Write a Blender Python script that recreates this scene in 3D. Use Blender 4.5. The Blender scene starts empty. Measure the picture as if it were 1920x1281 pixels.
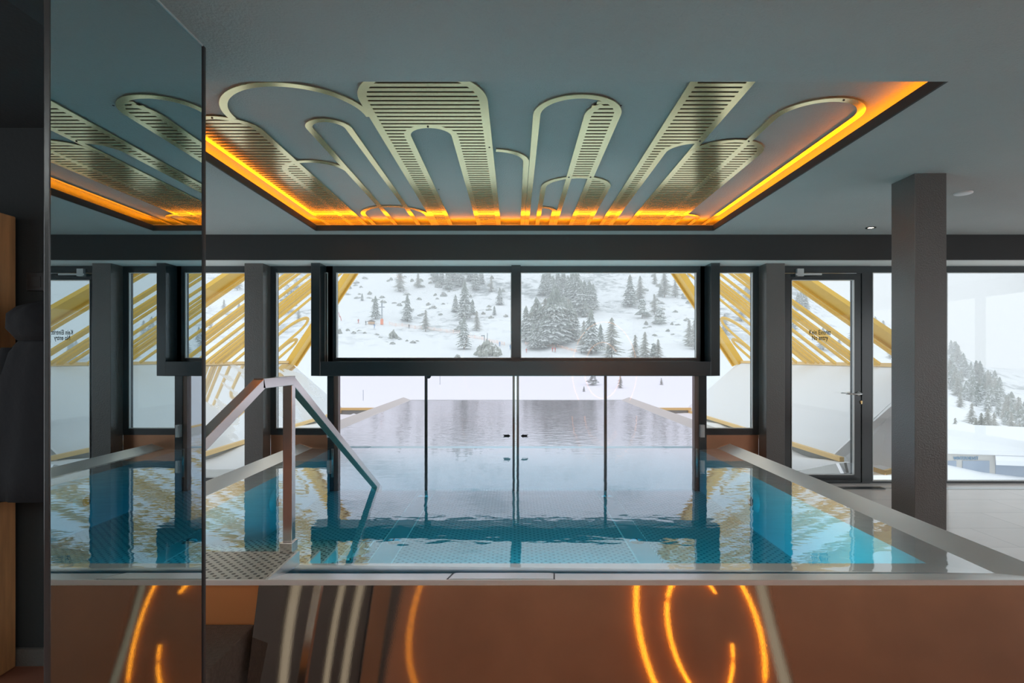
import bpy, bmesh, math, random
from mathutils import Vector, Matrix, noise
random.seed(7)
S = bpy.context.scene
COL = S.collection
EYE = 1.366
F = 1067.0
CX, CY = 965.0, 670.0

# ------------------------------------------------------------------ camera
cd = bpy.data.cameras.new('camera'); cam = bpy.data.objects.new('camera', cd); COL.objects.link(cam)
cam.location = (0, 0, EYE); cam.rotation_euler = (math.pi/2, 0, 0)
cd.sensor_width = 36; cd.lens = F/1920*36
cd.shift_x = -5/1920; cd.shift_y = 29.5/1920
cd.clip_start = 0.02; cd.clip_end = 5000
S.camera = cam

# ------------------------------------------------------------------ world: even overcast sky
W = bpy.data.worlds.new('overcast_sky'); S.world = W; W.use_nodes = True
nt = W.node_tree; nt.nodes.clear()
wo = nt.nodes.new('ShaderNodeOutputWorld'); bg = nt.nodes.new('ShaderNodeBackground')
tc = nt.nodes.new('ShaderNodeTexCoord'); sx = nt.nodes.new('ShaderNodeSeparateXYZ'); rp = nt.nodes.new('ShaderNodeValToRGB')
nt.links.new(tc.outputs['Generated'], sx.inputs[0]); nt.links.new(sx.outputs['Z'], rp.inputs[0])
rp.color_ramp.elements[0].position = 0.0; rp.color_ramp.elements[0].color = (0.88, 0.92, 0.95, 1)
rp.color_ramp.elements[1].position = 0.6; rp.color_ramp.elements[1].color = (0.84, 0.93, 1.0, 1)
nt.links.new(rp.outputs[0], bg.inputs[0]); bg.inputs[1].default_value = 1.5
nt.links.new(bg.outputs[0], wo.inputs[0])
W.cycles.sampling_method = 'AUTOMATIC'

vs = S.view_settings
vs.view_transform = 'Standard'; vs.look = 'None'; vs.gamma = 1; vs.use_curve_mapping = False
vs.exposure = -0.15
cy = S.cycles
cy.max_bounces = 10; cy.diffuse_bounces = 5; cy.glossy_bounces = 5; cy.transmission_bounces = 6
cy.transparent_max_bounces = 24; cy.volume_bounces = 2
cy.sample_clamp_indirect = 6; cy.caustics_reflective = True; cy.caustics_refractive = False
cy.use_denoising = True

def area(name, loc, rot, sx_, sy_, power, col=(1, 1, 1)):
    l = bpy.data.lights.new(name, 'AREA'); l.shape = 'RECTANGLE'; l.size = sx_; l.size_y = sy_
    l.energy = power; l.color = col
    o = bpy.data.objects.new(name, l); COL.objects.link(o); o.location = loc; o.rotation_euler = rot
    return o

# ------------------------------------------------------------------ mesh helpers
def P(x, y, h):            # X right, depth, height relative to the eye
    return (x, y, h + EYE)
def WX(px, Z=6.2): return (px - CX)*Z/F
def WZ(py, Z=6.2): return EYE + (CY - py)*Z/F

class MB:
    def __init__(self): self.v = []; self.f = []; self.m = []
    def face(self, pts, mi=0):
        n = len(self.v); self.v += [tuple(p) for p in pts]; self.f.append(tuple(range(n, n+len(pts)))); self.m.append(mi); return self
    def poly(self, verts, faces, mi=0):
        n = len(self.v); self.v += [tuple(p) for p in verts]
        for f in faces: self.f.append(tuple(n+i for i in f)); self.m.append(mi)
        return self
    def box(self, x0, x1, y0, y1, z0, z1, mi=0):
        v = [(x0,y0,z0),(x1,y0,z0),(x1,y1,z0),(x0,y1,z0),(x0,y0,z1),(x1,y0,z1),(x1,y1,z1),(x0,y1,z1)]
        return self.poly(v, [(0,3,2,1),(4,5,6,7),(0,1,5,4),(1,2,6,5),(2,3,7,6),(3,0,4,7)], mi)
    def prism(self, pts, d, mi=0):     # planar polygon extruded by vector d
        n = len(pts); d = Vector(d)
        v = [tuple(p) for p in pts] + [tuple(Vector(p)+d) for p in pts]
        fs = [tuple(range(n)), tuple(range(2*n-1, n-1, -1))]
        fs += [(i, i+n, (i+1) % n + n, (i+1) % n) for i in range(n)]
        return self.poly(v, fs, mi)
    def beam(self, a, b, w, h, up=(0,0,1), mi=0):   # rectangular bar a -> b, w across, h along up
        a, b = Vector(a), Vector(b); d = (b-a).normalized(); up = Vector(up)
        s = d.cross(up).normalized(); u = s.cross(d).normalized()
        s *= w/2; u *= h/2
        v = [a-s-u, a+s-u, a+s+u, a-s+u, b-s-u, b+s-u, b+s+u, b-s+u]
        return self.poly(v, [(0,1,2,3),(7,6,5,4),(0,4,5,1),(1,5,6,2),(2,6,7,3),(3,7,4,0)], mi)
    def tube(self, pts, r, n=8, mi=0, caps=True):
        pts = [Vector(p) for p in pts]; rs = r if isinstance(r, (list, tuple)) else [r]*len(pts)
        base = len(self.v); up = Vector((0,0,1))
        for i, p in enumerate(pts):
            d = (pts[min(i+1, len(pts)-1)]-pts[max(i-1, 0)]).normalized()
            q = up if abs(d.dot(up)) < .95 else Vector((1,0,0))
            s = d.cross(q).normalized(); u = s.cross(d).normalized()
            for k in range(n):
                a = 2*math.pi*k/n; self.v.append(tuple(p+(s*math.cos(a)+u*math.sin(a))*rs[i]))
        for i in range(len(pts)-1):
            for k in range(n):
                a = base+i*n+k; b = base+i*n+(k+1) % n
                self.f.append((a, b, b+n, a+n)); self.m.append(mi)
        if caps:
            self.f.append(tuple(base+k for k in range(n-1, -1, -1))); self.m.append(mi)
            e = base+(len(pts)-1)*n; self.f.append(tuple(e+k for k in range(n))); self.m.append(mi)
        return self
    def lathe(self, prof, c=(0,0,0), n=24, mi=0, axis='Z'):
        base = len(self.v); c = Vector(c)
        for (r, z) in prof:
            for k in range(n):
                a = 2*math.pi*k/n
                p = Vector((r*math.cos(a), r*math.sin(a), z))
                if axis == 'Y': p = Vector((p.x, p.z, p.y))
                if axis == 'X': p = Vector((p.z, p.x, p.y))
                self.v.append(tuple(c+p))
        for i in range(len(prof)-1):
            for k in range(n):
                a = base+i*n+k; b = base+i*n+(k+1) % n
                self.f.append((a, b, b+n, a+n)); self.m.append(mi)
        return self
    def build(self, name, mats, parent=None, smooth=False, bevel=0, recalc=True):
        me = bpy.data.meshes.new(name); me.from_pydata(self.v, [], self.f)
        if not isinstance(mats, (list, tuple)): mats = [mats]
        for m in mats: me.materials.append(m)
        for p, mi in zip(me.polygons, self.m): p.material_index = mi
        if recalc:
            bm = bmesh.new(); bm.from_mesh(me); bmesh.ops.remove_doubles(bm, verts=bm.verts, dist=1e-5); bmesh.ops.recalc_face_normals(bm, faces=bm.faces); bm.to_mesh(me); bm.free()
        if smooth:
            for p in me.polygons: p.use_smooth = True
        o = bpy.data.objects.new(name, me); COL.objects.link(o)
        if parent is not None: o.parent = parent
        if bevel:
            b = o.modifiers.new('bevel', 'BEVEL'); b.width = bevel; b.segments = 2; b.limit_method = 'ANGLE'
        return o

def tag(o, label, cat, group=None, kind=None):
    o['label'] = label; o['category'] = cat
    if group: o['group'] = group
    if kind: o['kind'] = kind
    return o
def struct(o): o['kind'] = 'structure'; return o
def empty(name, loc=(0,0,0)):
    o = bpy.data.objects.new(name, None); COL.objects.link(o); o.location = loc; o.empty_display_size = .1; return o
def grp(o, loc=None): return o

# ------------------------------------------------------------------ materials
def pm(name, col, rough=.6, metal=0, bump=0, bscale=40, emis=None, es=0, var=0, vscale=3, spec=.5, stretch=None):
    m = bpy.data.materials.new(name); m.use_nodes = True; n = m.node_tree; b = n.nodes['Principled BSDF']
    b.inputs['Base Color'].default_value = (*col, 1); b.inputs['Roughness'].default_value = rough
    b.inputs['Metallic'].default_value = metal; b.inputs['Specular IOR Level'].default_value = spec
    if emis: b.inputs['Emission Color'].default_value = (*emis, 1); b.inputs['Emission Strength'].default_value = es
    if bump or var:
        t = n.nodes.new('ShaderNodeTexCoord'); mp = n.nodes.new('ShaderNodeMapping'); n.links.new(t.outputs['Object'], mp.inputs[0])
        if stretch: mp.inputs['Scale'].default_value = stretch
    if bump:
        k = n.nodes.new('ShaderNodeTexNoise'); k.inputs['Scale'].default_value = bscale; k.inputs['Detail'].default_value = 3
        bp = n.nodes.new('ShaderNodeBump'); bp.inputs['Strength'].default_value = bump; bp.inputs['Distance'].default_value = .01
        n.links.new(mp.outputs[0], k.inputs['Vector']); n.links.new(k.outputs['Fac'], bp.inputs['Height']); n.links.new(bp.outputs[0], b.inputs['Normal'])
    if var:
        k = n.nodes.new('ShaderNodeTexNoise'); k.inputs['Scale'].default_value = vscale; k.inputs['Detail'].default_value = 5
        r = n.nodes.new('ShaderNodeValToRGB')
        r.color_ramp.elements[0].position = .3; r.color_ramp.elements[0].color = (*[c*(1-var) for c in col], 1)
        r.color_ramp.elements[1].position = .7; r.color_ramp.elements[1].color = (*[min(1, c*(1+var)) for c in col], 1)
        n.links.new(mp.outputs[0], k.inputs['Vector']); n.links.new(k.outputs['Fac'], r.inputs[0]); n.links.new(r.outputs[0], b.inputs['Base Color'])
    return m

M = {}
M['ceiling'] = pm('ceiling_plaster', (.44,.455,.445), .85, bump=.5, bscale=90, var=.04, vscale=1.2)
M['soffit'] = pm('soffit_paint', (.80,.83,.81), .8)
M['beam'] = pm('dark_beam_paint', (.028,.028,.028), .6)
M['wall'] = pm('dark_wall_paint', (.024,.034,.038), .8, bump=.15, bscale=60)
M['backwall'] = pm('copper_brown_wall', (.40,.17,.085), .55, var=.12, vscale=1.0)
M['column'] = pm('column_paint', (.10,.092,.086), .24, spec=1.0, bump=.25, bscale=120)
M['frame'] = pm('anthracite_frame', (.020,.028,.032), .2, spec=1.0)
M['frame2'] = pm('bronze_post', (.19,.13,.11), .4, metal=.5)
M['silver'] = pm('silver_seal', (.62,.64,.64), .35, metal=.6)
M['steel'] = pm('brushed_steel', (.80,.79,.77), .36, metal=1, bump=.04, bscale=60, stretch=(1,1,1))
M['rim'] = pm('satin_rim_steel', (.90,.89,.87), .33, metal=.5, var=.04, vscale=2)
M['rail'] = pm('polished_rail_steel', (.62,.57,.54), .16, metal=1)
M['steel_pool'] = pm('pool_steel', (.74,.76,.76), .5, metal=.15, var=.04, vscale=2)
M['rearpaint'] = pm('dark_umber_paint', (.075,.055,.045), .6)
M['copper'] = pm('copper_panel', (.50,.26,.16), .32, metal=.9, var=.1)
M['orangecopper'] = pm('warm_copper_sheet', (.80,.33,.12), .35, metal=.6)
M['gold'] = pm('gold_plate', (.96,.88,.50), .17, metal=.72, spec=1.0)
M['latt'] = pm('gold_lattice', (.80,.50,.10), .4, metal=.25, spec=.4)
M['tile'] = pm('beige_tile', (.47,.43,.40), .45)
M['redtile'] = pm('red_brown_tile', (.22,.085,.05), .5, var=.15, vscale=6)
M['wood'] = pm('oak_wood', (.62,.34,.15), .5, var=.25, vscale=3, stretch=(8,8,.8))
M['cloth'] = pm('black_cloth', (.012,.016,.021), .9, bump=.6, bscale=14)
M['plastic'] = pm('dark_plastic', (.02,.024,.028), .4)
M['stone'] = pm('grey_stone', (.11,.115,.11), .85, bump=.5, bscale=150)
M['brownstone'] = pm('brown_stone_step', (.10,.07,.055), .8, bump=.5, bscale=180, var=.2, vscale=60)
M['snow'] = pm('snow', (.88,.90,.93), .9, bump=.4, bscale=3)
M['white'] = pm('white_plastic', (.8,.8,.8), .4)
M['chrome'] = pm('chrome', (.8,.8,.8), .12, metal=1)
M['brass'] = pm('brass', (.8,.6,.3), .25, metal=1)
M['black'] = pm('black_sticker', (.012,.012,.012), .6)
M['trim'] = pm('golden_trim', (.86,.60,.27), .5)
M['greyclad'] = pm('grey_cladding', (.33,.34,.33), .6)
M['trunk'] = pm('bark', (.12,.09,.07), .9)
M['orange'] = pm('orange_plastic', (.9,.22,.08), .6)
M['paleorange'] = pm('pale_orange_netting', (.95,.62,.50), .7)  # netting in an even, paler orange
M['blue'] = pm('blue_paint', (.05,.22,.5), .6)
M['red'] = pm('red_jacket', (.55,.05,.04), .7)
M['greypole'] = pm('grey_galvanised', (.22,.25,.3), .5)
M['concrete'] = pm('pale_concrete', (.62,.60,.56), .8)
M['shutter'] = pm('blue_grey_shutter', (.33,.40,.50), .5)
M['dark_back_sheet'] = pm('slat_gap_shade', (.035,.022,.014), .8)  # shade of the slat gaps, put into the colour
M['signblue'] = pm('sign_blue_grey', (.16,.32,.48), .6)
M['cove_led'] = pm('amber_led', (.9,.4,.05), .5, emis=(1.0,.24,.0), es=20)
M['lamp'] = pm('warm_lamp_glow', (1,.85,.6), .5, emis=(1,.82,.55), es=12)
M['ring_led'] = pm('amber_ring_glow', (1,.4,.05), .5, emis=(1,.36,.02), es=7)

def tilemat(name, col, sc, off=(0,0,0), mortar=.75, rough=.45):
    m = pm(name, col, rough); n = m.node_tree; b = n.nodes['Principled BSDF']
    t = n.nodes.new('ShaderNodeTexCoord'); mp = n.nodes.new('ShaderNodeMapping'); mp.inputs['Location'].default_value = off
    br = n.nodes.new('ShaderNodeTexBrick'); br.offset = .5
    br.inputs['Scale'].default_value = sc; br.inputs['Mortar Size'].default_value = .006; br.inputs['Brick Width'].default_value = 1.0; br.inputs['Row Height'].default_value = .5
    br.inputs['Color1'].default_value = (*col, 1); br.inputs['Color2'].default_value = (*[c*.92 for c in col], 1); br.inputs['Mortar'].default_value = (*[c*mortar for c in col], 1)
    n.links.new(t.outputs['Object'], mp.inputs[0]); n.links.new(mp.outputs[0], br.inputs[0])
    k = n.nodes.new('ShaderNodeTexNoise'); k.inputs['Scale'].default_value = 25; k.inputs['Detail'].default_value = 6
    mx = n.nodes.new('ShaderNodeMix'); mx.data_type = 'RGBA'; mx.blend_type = 'MULTIPLY'; mx.inputs[0].default_value = .15
    n.links.new(br.outputs[0], mx.inputs[6]); n.links.new(k.outputs['Fac'], mx.inputs[7]); n.links.new(mx.outputs[2], b.inputs['Base Color'])
    return m
M['tile'] = tilemat('beige_stone_tile', (.92,.84,.79), 1.1, rough=.2)
M['redtile'] = tilemat('red_brown_floor_tile', (.26,.10,.06), 1.6)

def dotmat(name, base, dot, pitch, r, rough=.4, metal=.4, rot=0, depth=.3):
    """small round dimples on a regular staggered grid (object coordinates, XY)"""
    m = pm(name, base, rough, metal=metal); n = m.node_tree; b = n.nodes['Principled BSDF']
    t = n.nodes.new('ShaderNodeTexCoord'); mp = n.nodes.new('ShaderNodeMapping')
    mp.inputs['Scale'].default_value = (1/pitch, 1/pitch, 0); mp.inputs['Rotation'].default_value = (0, 0, rot)
    n.links.new(t.outputs['Object'], mp.inputs[0])
    fr = n.nodes.new('ShaderNodeVectorMath'); fr.operation = 'FRACTION'; n.links.new(mp.outputs[0], fr.inputs[0])
    sb = n.nodes.new('ShaderNodeVectorMath'); sb.operation = 'SUBTRACT'; sb.inputs[1].default_value = (.5,.5,0); n.links.new(fr.outputs[0], sb.inputs[0])
    ln = n.nodes.new('ShaderNodeVectorMath'); ln.operation = 'LENGTH'; n.links.new(sb.outputs[0], ln.inputs[0])
    rg = n.nodes.new('ShaderNodeMapRange'); rg.inputs[1].default_value = r*.8; rg.inputs[2].default_value = r*1.15
    n.links.new(ln.outputs['Value'], rg.inputs[0])
    mx = n.nodes.new('ShaderNodeMix'); mx.data_type = 'RGBA'; mx.inputs[6].default_value = (*dot, 1); mx.inputs[7].default_value = (*base, 1)
    n.links.new(rg.outputs[0], mx.inputs[0]); n.links.new(mx.outputs[2], b.inputs['Base Color'])
    bp = n.nodes.new('ShaderNodeBump'); bp.inputs['Strength'].default_value = depth; bp.inputs['Distance'].default_value = .004
    n.links.new(rg.outputs[0], bp.inputs['Height']); n.links.new(bp.outputs[0], b.inputs['Normal'])
    return m
M['poolfloor'] = dotmat('dimpled_pool_steel', (.76,.78,.78), (.22,.27,.30), .045, .22, rough=.5, metal=.15, rot=math.pi/4)
M['landing'] = dotmat('perforated_steel', (.52,.50,.45), (.07,.065,.06), .033, .27, rough=.35, metal=.85, rot=math.pi/4, depth=.8)

# front apron steel: brushed, softly wavy sheet
def apron():
    m = pm('wavy_brushed_steel', (.54,.48,.44), .03, metal=1); n = m.node_tree; b = n.nodes['Principled BSDF']
    b.inputs['Anisotropic'].default_value = .0
    t = n.nodes.new('ShaderNodeTexCoord'); mp = n.nodes.new('ShaderNodeMapping'); mp.inputs['Scale'].default_value = (1, 1, .55)
    k = n.nodes.new('ShaderNodeTexNoise'); k.inputs['Scale'].default_value = 1.5; k.inputs['Detail'].default_value = 0
    bp = n.nodes.new('ShaderNodeBump'); bp.inputs['Strength'].default_value = 1; bp.inputs['Distance'].default_value = .014
    n.links.new(t.outputs['Object'], mp.inputs[0]); n.links.new(mp.outputs[0], k.inputs['Vector']); n.links.new(k.outputs['Fac'], bp.inputs['Height'])
    mp2 = n.nodes.new('ShaderNodeMapping'); mp2.inputs['Scale'].default_value = (400, 400, 8)
    k2 = n.nodes.new('ShaderNodeTexNoise'); k2.inputs['Scale'].default_value = 1; k2.inputs['Detail'].default_value = 2
    bp2 = n.nodes.new('ShaderNodeBump'); bp2.inputs['Strength'].default_value = .006; bp2.inputs['Distance'].default_value = .002
    n.links.new(t.outputs['Object'], mp2.inputs[0]); n.links.new(mp2.outputs[0], k2.inputs['Vector']); n.links.new(k2.outputs['Fac'], bp2.inputs['Height'])
    n.links.new(bp.outputs[0], bp2.inputs['Normal']); n.links.new(bp2.outputs[0], b.inputs['Normal'])
    return m
M['apron'] = apron()

def glassmat(name, tint, refl=1.0):
    m = bpy.data.materials.new(name); m.use_nodes = True; n = m.node_tree; n.nodes.clear()
    o = n.nodes.new('ShaderNodeOutputMaterial'); mx = n.nodes.new('ShaderNodeMixShader')
    tr = n.nodes.new('ShaderNodeBsdfTransparent'); tr.inputs[0].default_value = (*tint, 1)
    g = n.nodes.new('ShaderNodeBsdfGlossy'); g.inputs['Roughness'].default_value = .0
    fr = n.nodes.new('ShaderNodeFresnel'); fr.inputs[0].default_value = 1.45
    mu = n.nodes.new('ShaderNodeMath'); mu.operation = 'MULTIPLY'; mu.inputs[1].default_value = refl
    n.links.new(fr.outputs[0], mu.inputs[0]); n.links.new(mu.outputs[0], mx.inputs[0])
    n.links.new(tr.outputs[0], mx.inputs[1]); n.links.new(g.outputs[0], mx.inputs[2]); n.links.new(mx.outputs[0], o.inputs[0])
    return m
M['glass'] = glassmat('clear_glass', (.985,.99,.985), .55)
M['gateglass'] = glassmat('faintly_rosy_glass', (.985,.95,.98), .6)

M['smoke'] = glassmat('smoked_glass', (.62,.57,.48), .6)
def mirrormat():
    m = pm('dark_mirror_glass', (.46,.55,.58), .0, metal=1); return m
M['mirror'] = mirrormat()

def watermat(name, wave, ws, absorb=True, dens=1.0):
    m = bpy.data.materials.new(name); m.use_nodes = True; n = m.node_tree; n.nodes.clear()
    o = n.nodes.new('ShaderNodeOutputMaterial'); mx = n.nodes.new('ShaderNodeMixShader')
    tr = n.nodes.new('ShaderNodeBsdfTransparent'); tr.inputs[0].default_value = (1,1,1,1)
    g = n.nodes.new('ShaderNodeBsdfGlossy'); g.inputs['Roughness'].default_value = .0
    fr = n.nodes.new('ShaderNodeFresnel'); fr.inputs[0].default_value = 1.33
    t = n.nodes.new('ShaderNodeTexCoord'); mp = n.nodes.new('ShaderNodeMapping'); mp.inputs['Scale'].default_value = (1.0, 1.6, 1)
    k = n.nodes.new('ShaderNodeTexNoise'); k.inputs['Scale'].default_value = ws; k.inputs['Detail'].default_value = 2.5; k.inputs['Roughness'].default_value = .5
    bp = n.nodes.new('ShaderNodeBump'); bp.inputs['Strength'].default_value = 1; bp.inputs['Distance'].default_value = wave
    n.links.new(t.outputs['Object'], mp.inputs[0]); n.links.new(mp.outputs[0], k.inputs['Vector']); n.links.new(k.outputs['Fac'], bp.inputs['Height'])
    n.links.new(bp.outputs[0], g.inputs['Normal']); n.links.new(bp.outputs[0], fr.inputs['Normal'])
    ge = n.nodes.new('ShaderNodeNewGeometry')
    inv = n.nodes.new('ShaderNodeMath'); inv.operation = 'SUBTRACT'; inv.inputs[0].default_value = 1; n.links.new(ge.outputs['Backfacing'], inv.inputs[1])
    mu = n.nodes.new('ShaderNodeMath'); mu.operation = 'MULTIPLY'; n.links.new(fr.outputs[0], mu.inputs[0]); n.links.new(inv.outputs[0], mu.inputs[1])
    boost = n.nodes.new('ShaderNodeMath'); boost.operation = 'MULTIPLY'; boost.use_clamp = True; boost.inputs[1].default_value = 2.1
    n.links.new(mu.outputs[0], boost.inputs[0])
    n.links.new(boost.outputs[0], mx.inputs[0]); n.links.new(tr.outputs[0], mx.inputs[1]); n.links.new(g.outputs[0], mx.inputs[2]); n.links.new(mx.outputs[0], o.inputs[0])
    if absorb:
        va = n.nodes.new('ShaderNodeVolumeAbsorption'); va.inputs['Color'].default_value = (.03,.80,.90,1); va.inputs['Density'].default_value = dens
        n.links.new(va.outputs[0], o.inputs['Volume'])
    return m
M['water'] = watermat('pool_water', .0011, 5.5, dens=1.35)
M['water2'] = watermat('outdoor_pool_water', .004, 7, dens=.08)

def treemat(name, needle, snow=.5):
    m = pm(name, needle, .9); n = m.node_tree; b = n.nodes['Principled BSDF']
    ge = n.nodes.new('ShaderNodeNewGeometry'); sp = n.nodes.new('ShaderNodeSeparateXYZ'); n.links.new(ge.outputs['Normal'], sp.inputs[0])
    k = n.nodes.new('ShaderNodeTexNoise'); k.inputs['Scale'].default_value = 1.3; k.inputs['Detail'].default_value = 4
    n.links.new(ge.outputs['Position'], k.inputs['Vector'])
    ad = n.nodes.new('ShaderNodeMath'); ad.operation = 'MULTIPLY_ADD'; ad.inputs[1].default_value = .5; n.links.new(sp.outputs['Z'], ad.inputs[0]); n.links.new(k.outputs['Fac'], ad.inputs[2])
    rg = n.nodes.new('ShaderNodeMapRange'); rg.inputs[1].default_value = 1.02-snow*.5; rg.inputs[2].default_value = 1.25-snow*.5; n.links.new(ad.outputs[0], rg.inputs[0])
    mx = n.nodes.new('ShaderNodeMix'); mx.data_type = 'RGBA'; mx.inputs[6].default_value = (*needle, 1); mx.inputs[7].default_value = (.85,.88,.9,1)
    n.links.new(rg.outputs[0], mx.inputs[0]); n.links.new(mx.outputs[2], b.inputs['Base Color'])
    return m
M['fir'] = treemat('snowy_fir_needles', (.24,.27,.24), .5)
M['larch'] = treemat('frosted_larch_twigs', (.38,.38,.34), .35)
M['pine'] = treemat('snowy_dwarf_pine', (.30,.31,.27), .55)

# glossy snow-flecked metal flank
def flank():
    m = pm('snow_flecked_glossy_panel', (.78,.80,.82), .04, spec=.5); n = m.node_tree; b = n.nodes['Principled BSDF']
    k = n.nodes.new('ShaderNodeTexNoise'); k.inputs['Scale'].default_value = 1.6; k.inputs['Detail'].default_value = 4
    t = n.nodes.new('ShaderNodeTexCoord'); n.links.new(t.outputs['Object'], k.inputs['Vector'])
    rg = n.nodes.new('ShaderNodeMapRange'); rg.inputs[1].default_value = .52; rg.inputs[2].default_value = .6; rg.inputs[3].default_value = .75; rg.inputs[4].default_value = 0
    n.links.new(k.outputs['Fac'], rg.inputs[0]); n.links.new(rg.outputs[0], b.inputs['Metallic'])
    rr = n.nodes.new('ShaderNodeMapRange'); rr.inputs[1].default_value = .52; rr.inputs[2].default_value = .6; rr.inputs[3].default_value = .04; rr.inputs[4].default_value = .8
    n.links.new(k.outputs['Fac'], rr.inputs[0]); n.links.new(rr.outputs[0], b.inputs['Roughness'])
    return m
M['flank'] = flank()

# ================================================================== ROOM SHELL
ZR0, ZR1, XR = 2.564, 5.59, 1.954      # ceiling recess
HC = EYE+1.242; HP = EYE+1.38; HL = EYE+1.287
XL, XRT, YB = -4.6, 7.6, -3.5
# floor (right / far) and entry floor
struct(MB().box(2.3, XRT, 2.0, 6.3, -.12, 0).box(XL, -2.3, 2.61, 6.3, -.12, 0).build('floor', M['tile']))
o = struct(MB().box(XL, XRT, YB, 2.0, -.12, 0).box(XL, -2.3, 2.0, 2.61, -.12, 0).box(-2.3, 2.3, 2.0, 2.26, -.12, 0).box(-2.3, -1.08, 2.26, 2.615, -.12, 0).build('floor_entry', M['redtile']))
# ceiling with the recess cut out
cb = MB()
cb.box(XL, XRT, YB, ZR0, HC, HC+.3)
cb.box(XL, -XR, ZR0, 6.3, HC, HC+.045).box(XR, XRT, ZR0, 6.3, HC, HC+.045).box(-XR, XR, ZR1, 6.3, HC, HC+.045)
struct(cb.build('ceiling', M['ceiling']))
C2 = .33
cb = MB()
cb.box(-XR-C2, XR+C2, ZR0-.0, ZR1+C2, HP, HP+.15)
struct(cb.build('ceiling_recess_panel', M['ceiling']))
cb = MB()   # cove back walls above the ledge
cb.box(-XR-C2-.05, -XR-C2, ZR0, ZR1+C2+.05, HL, HP+.15).box(XR+C2, XR+C2+.05, ZR0, ZR1+C2+.05, HL, HP+.15).box(-XR-C2, XR+C2, ZR1+C2, ZR1+C2+.05, HL, HP+.15)
struct(cb.build('trim_1', M['soffit']))
cb = MB()   # dark lip around the opening
cb.box(-XR-.001, -XR+.012, ZR0, ZR1, HC, HL+.008).box(XR-.012, XR+.001, ZR0, ZR1, HC, HL+.008).box(-XR, XR, ZR1-.012, ZR1+.001, HC, HL+.008)
struct(cb.build('trim_2', M['beam']))
# led strips lying on the cove ledge
def led(a, b, lab):
    root = MB().beam(a, b, .03, .012).build('cove_light_strip', M['cove_led'])
    tag(root, lab, 'light', 'amber light strips in the ceiling cove')
zl = HC+.054
led((-XR-.10, ZR0+.02, zl), (-XR-.10, ZR1+.10, zl), 'amber light strip hidden along left edge of the ceiling recess')
led((XR+.10, ZR0+.02, zl), (XR+.10, ZR1+.10, zl), 'amber light strip hidden along right edge of the ceiling recess')
led((-XR-.10, ZR1+.10, zl), (XR+.10, ZR1+.10, zl), 'amber light strip along far edge of the ceiling recess above the windows')

# beam above the windows
struct(MB().box(XL, XRT, 5.76, 5.80, EYE+.988, HC).build('trim_3', M['beam']))
struct(MB().box(XL, XRT, 5.80, 6.45, EYE+.988, HC).build('ceiling_soffit', M['soffit']))
# left: locker wall in front of the pool corner, bulkhead
struct(MB().box(XL, -1.62, 2.53, 2.61, 0, HC).build('wall_left_partition', M['wall']))
struct(MB().box(XL, -1.45, 1.0, 2.53, EYE+1.02, HC).build('ceiling_bulkhead', M['wall']))
struct(MB().box(XL, -1.63, 2.515, 2.53, 0, .075).build('baseboard_left', M['stone']))
lw = MB().box(XL-.1, XL, YB, 6.3, 2.4, HC).box(XL-.1, XL, YB, 6.3, 0, .1)
for y in (YB, -.8, 2.4, 6.2): lw.box(XL-.1, XL, y, y+.15, 0, HC)
struct(lw.build('wall_left', M['column']))
# right wall: glazed openings to the daylight (outside the frame)
rw = MB()
rw.box(XRT, XRT+.1, YB, 6.3, 2.35, HC).box(XRT, XRT+.1, YB, 6.3, 0, .1)
for y in (YB, -.3, 3.0, 6.2): rw.box(XRT, XRT+.1, y, y+.10, 0, HC)
struct(rw.build('wall_right', M['column']))
# back wall with slit windows and a large glazed opening
bw = MB()
def wall_y(mb, y0, y1, x0, x1, z0, z1, holes):
    xs = x0
    for (a, b, c, d) in sorted(holes):
        mb.box(xs, a, y0, y1, z0, z1)
        if c > z0: mb.box(a, b, y0, y1, z0, c)
        if d < z1: mb.box(a, b, y0, y1, d, z1)
        xs = b
    mb.box(xs, x1, y0, y1, z0, z1)
wall_y(bw, YB-.1, YB, XL, XRT, 0, HC, [(-3.15,-2.98,.15,2.45), (-2.42,-2.3,.15,2.45), (-2.15,-2.03,.15,2.45), (-1.6,-.1,1.75,2.45), (.1,1.6,1.75,2.45), (1.8,3.3,1.75,2.45), (3.5,3.66,.15,2.45), (3.9,5.4,1.75,2.45), (5.6,7.2,1.75,2.45)])
for i in range(len(bw.f)):
    if sum(bw.v[k][0] for k in bw.f[i])/len(bw.f[i]) < -1.3: bw.m[i] = 1
struct(bw.build('wall_back', [M['backwall'], M['rearpaint']]))
for i, (a, b) in enumerate(((-3.15,-2.98), (-2.42,-2.3), (-2.15,-2.03), (3.5,3.66))):
    struct(MB().box(a, b, YB-.06, YB-.05, .15, 2.45).build('window_%d' % (6+i), M['smoke']))
# amber loop lamps on the back wall (mirrored in the pool's steel front)
def loop_lamp(cx, cz, rx, rz, a0, a1, lab, r=.014):
    pts = []
    for i in range(33):
        a = math.radians(a0+(a1-a0)*i/32)
        pts.append((cx+rx*math.cos(a), YB+.05, cz+rz*math.sin(a)))
    o = MB().tube(pts, r, 8).build('wall_loop_lamp', M['ring_led'], smooth=True)
    tag(o, lab, 'lamp', 'amber loop lamps on the rear wall')
loop_lamp(2.50, 1.0, .90, 1.35, -38, 218, 'large amber loop lamp on the brown rear wall')
loop_lamp(2.45, 1.0, .50, .78, 40, 350, 'small amber loop lamp inside the large one on rear wall')
loop_lamp(-.95, 1.2, .5, 1.0, 120, 240, 'curved thin amber lamp at left of the rear wall', .0025)

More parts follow.
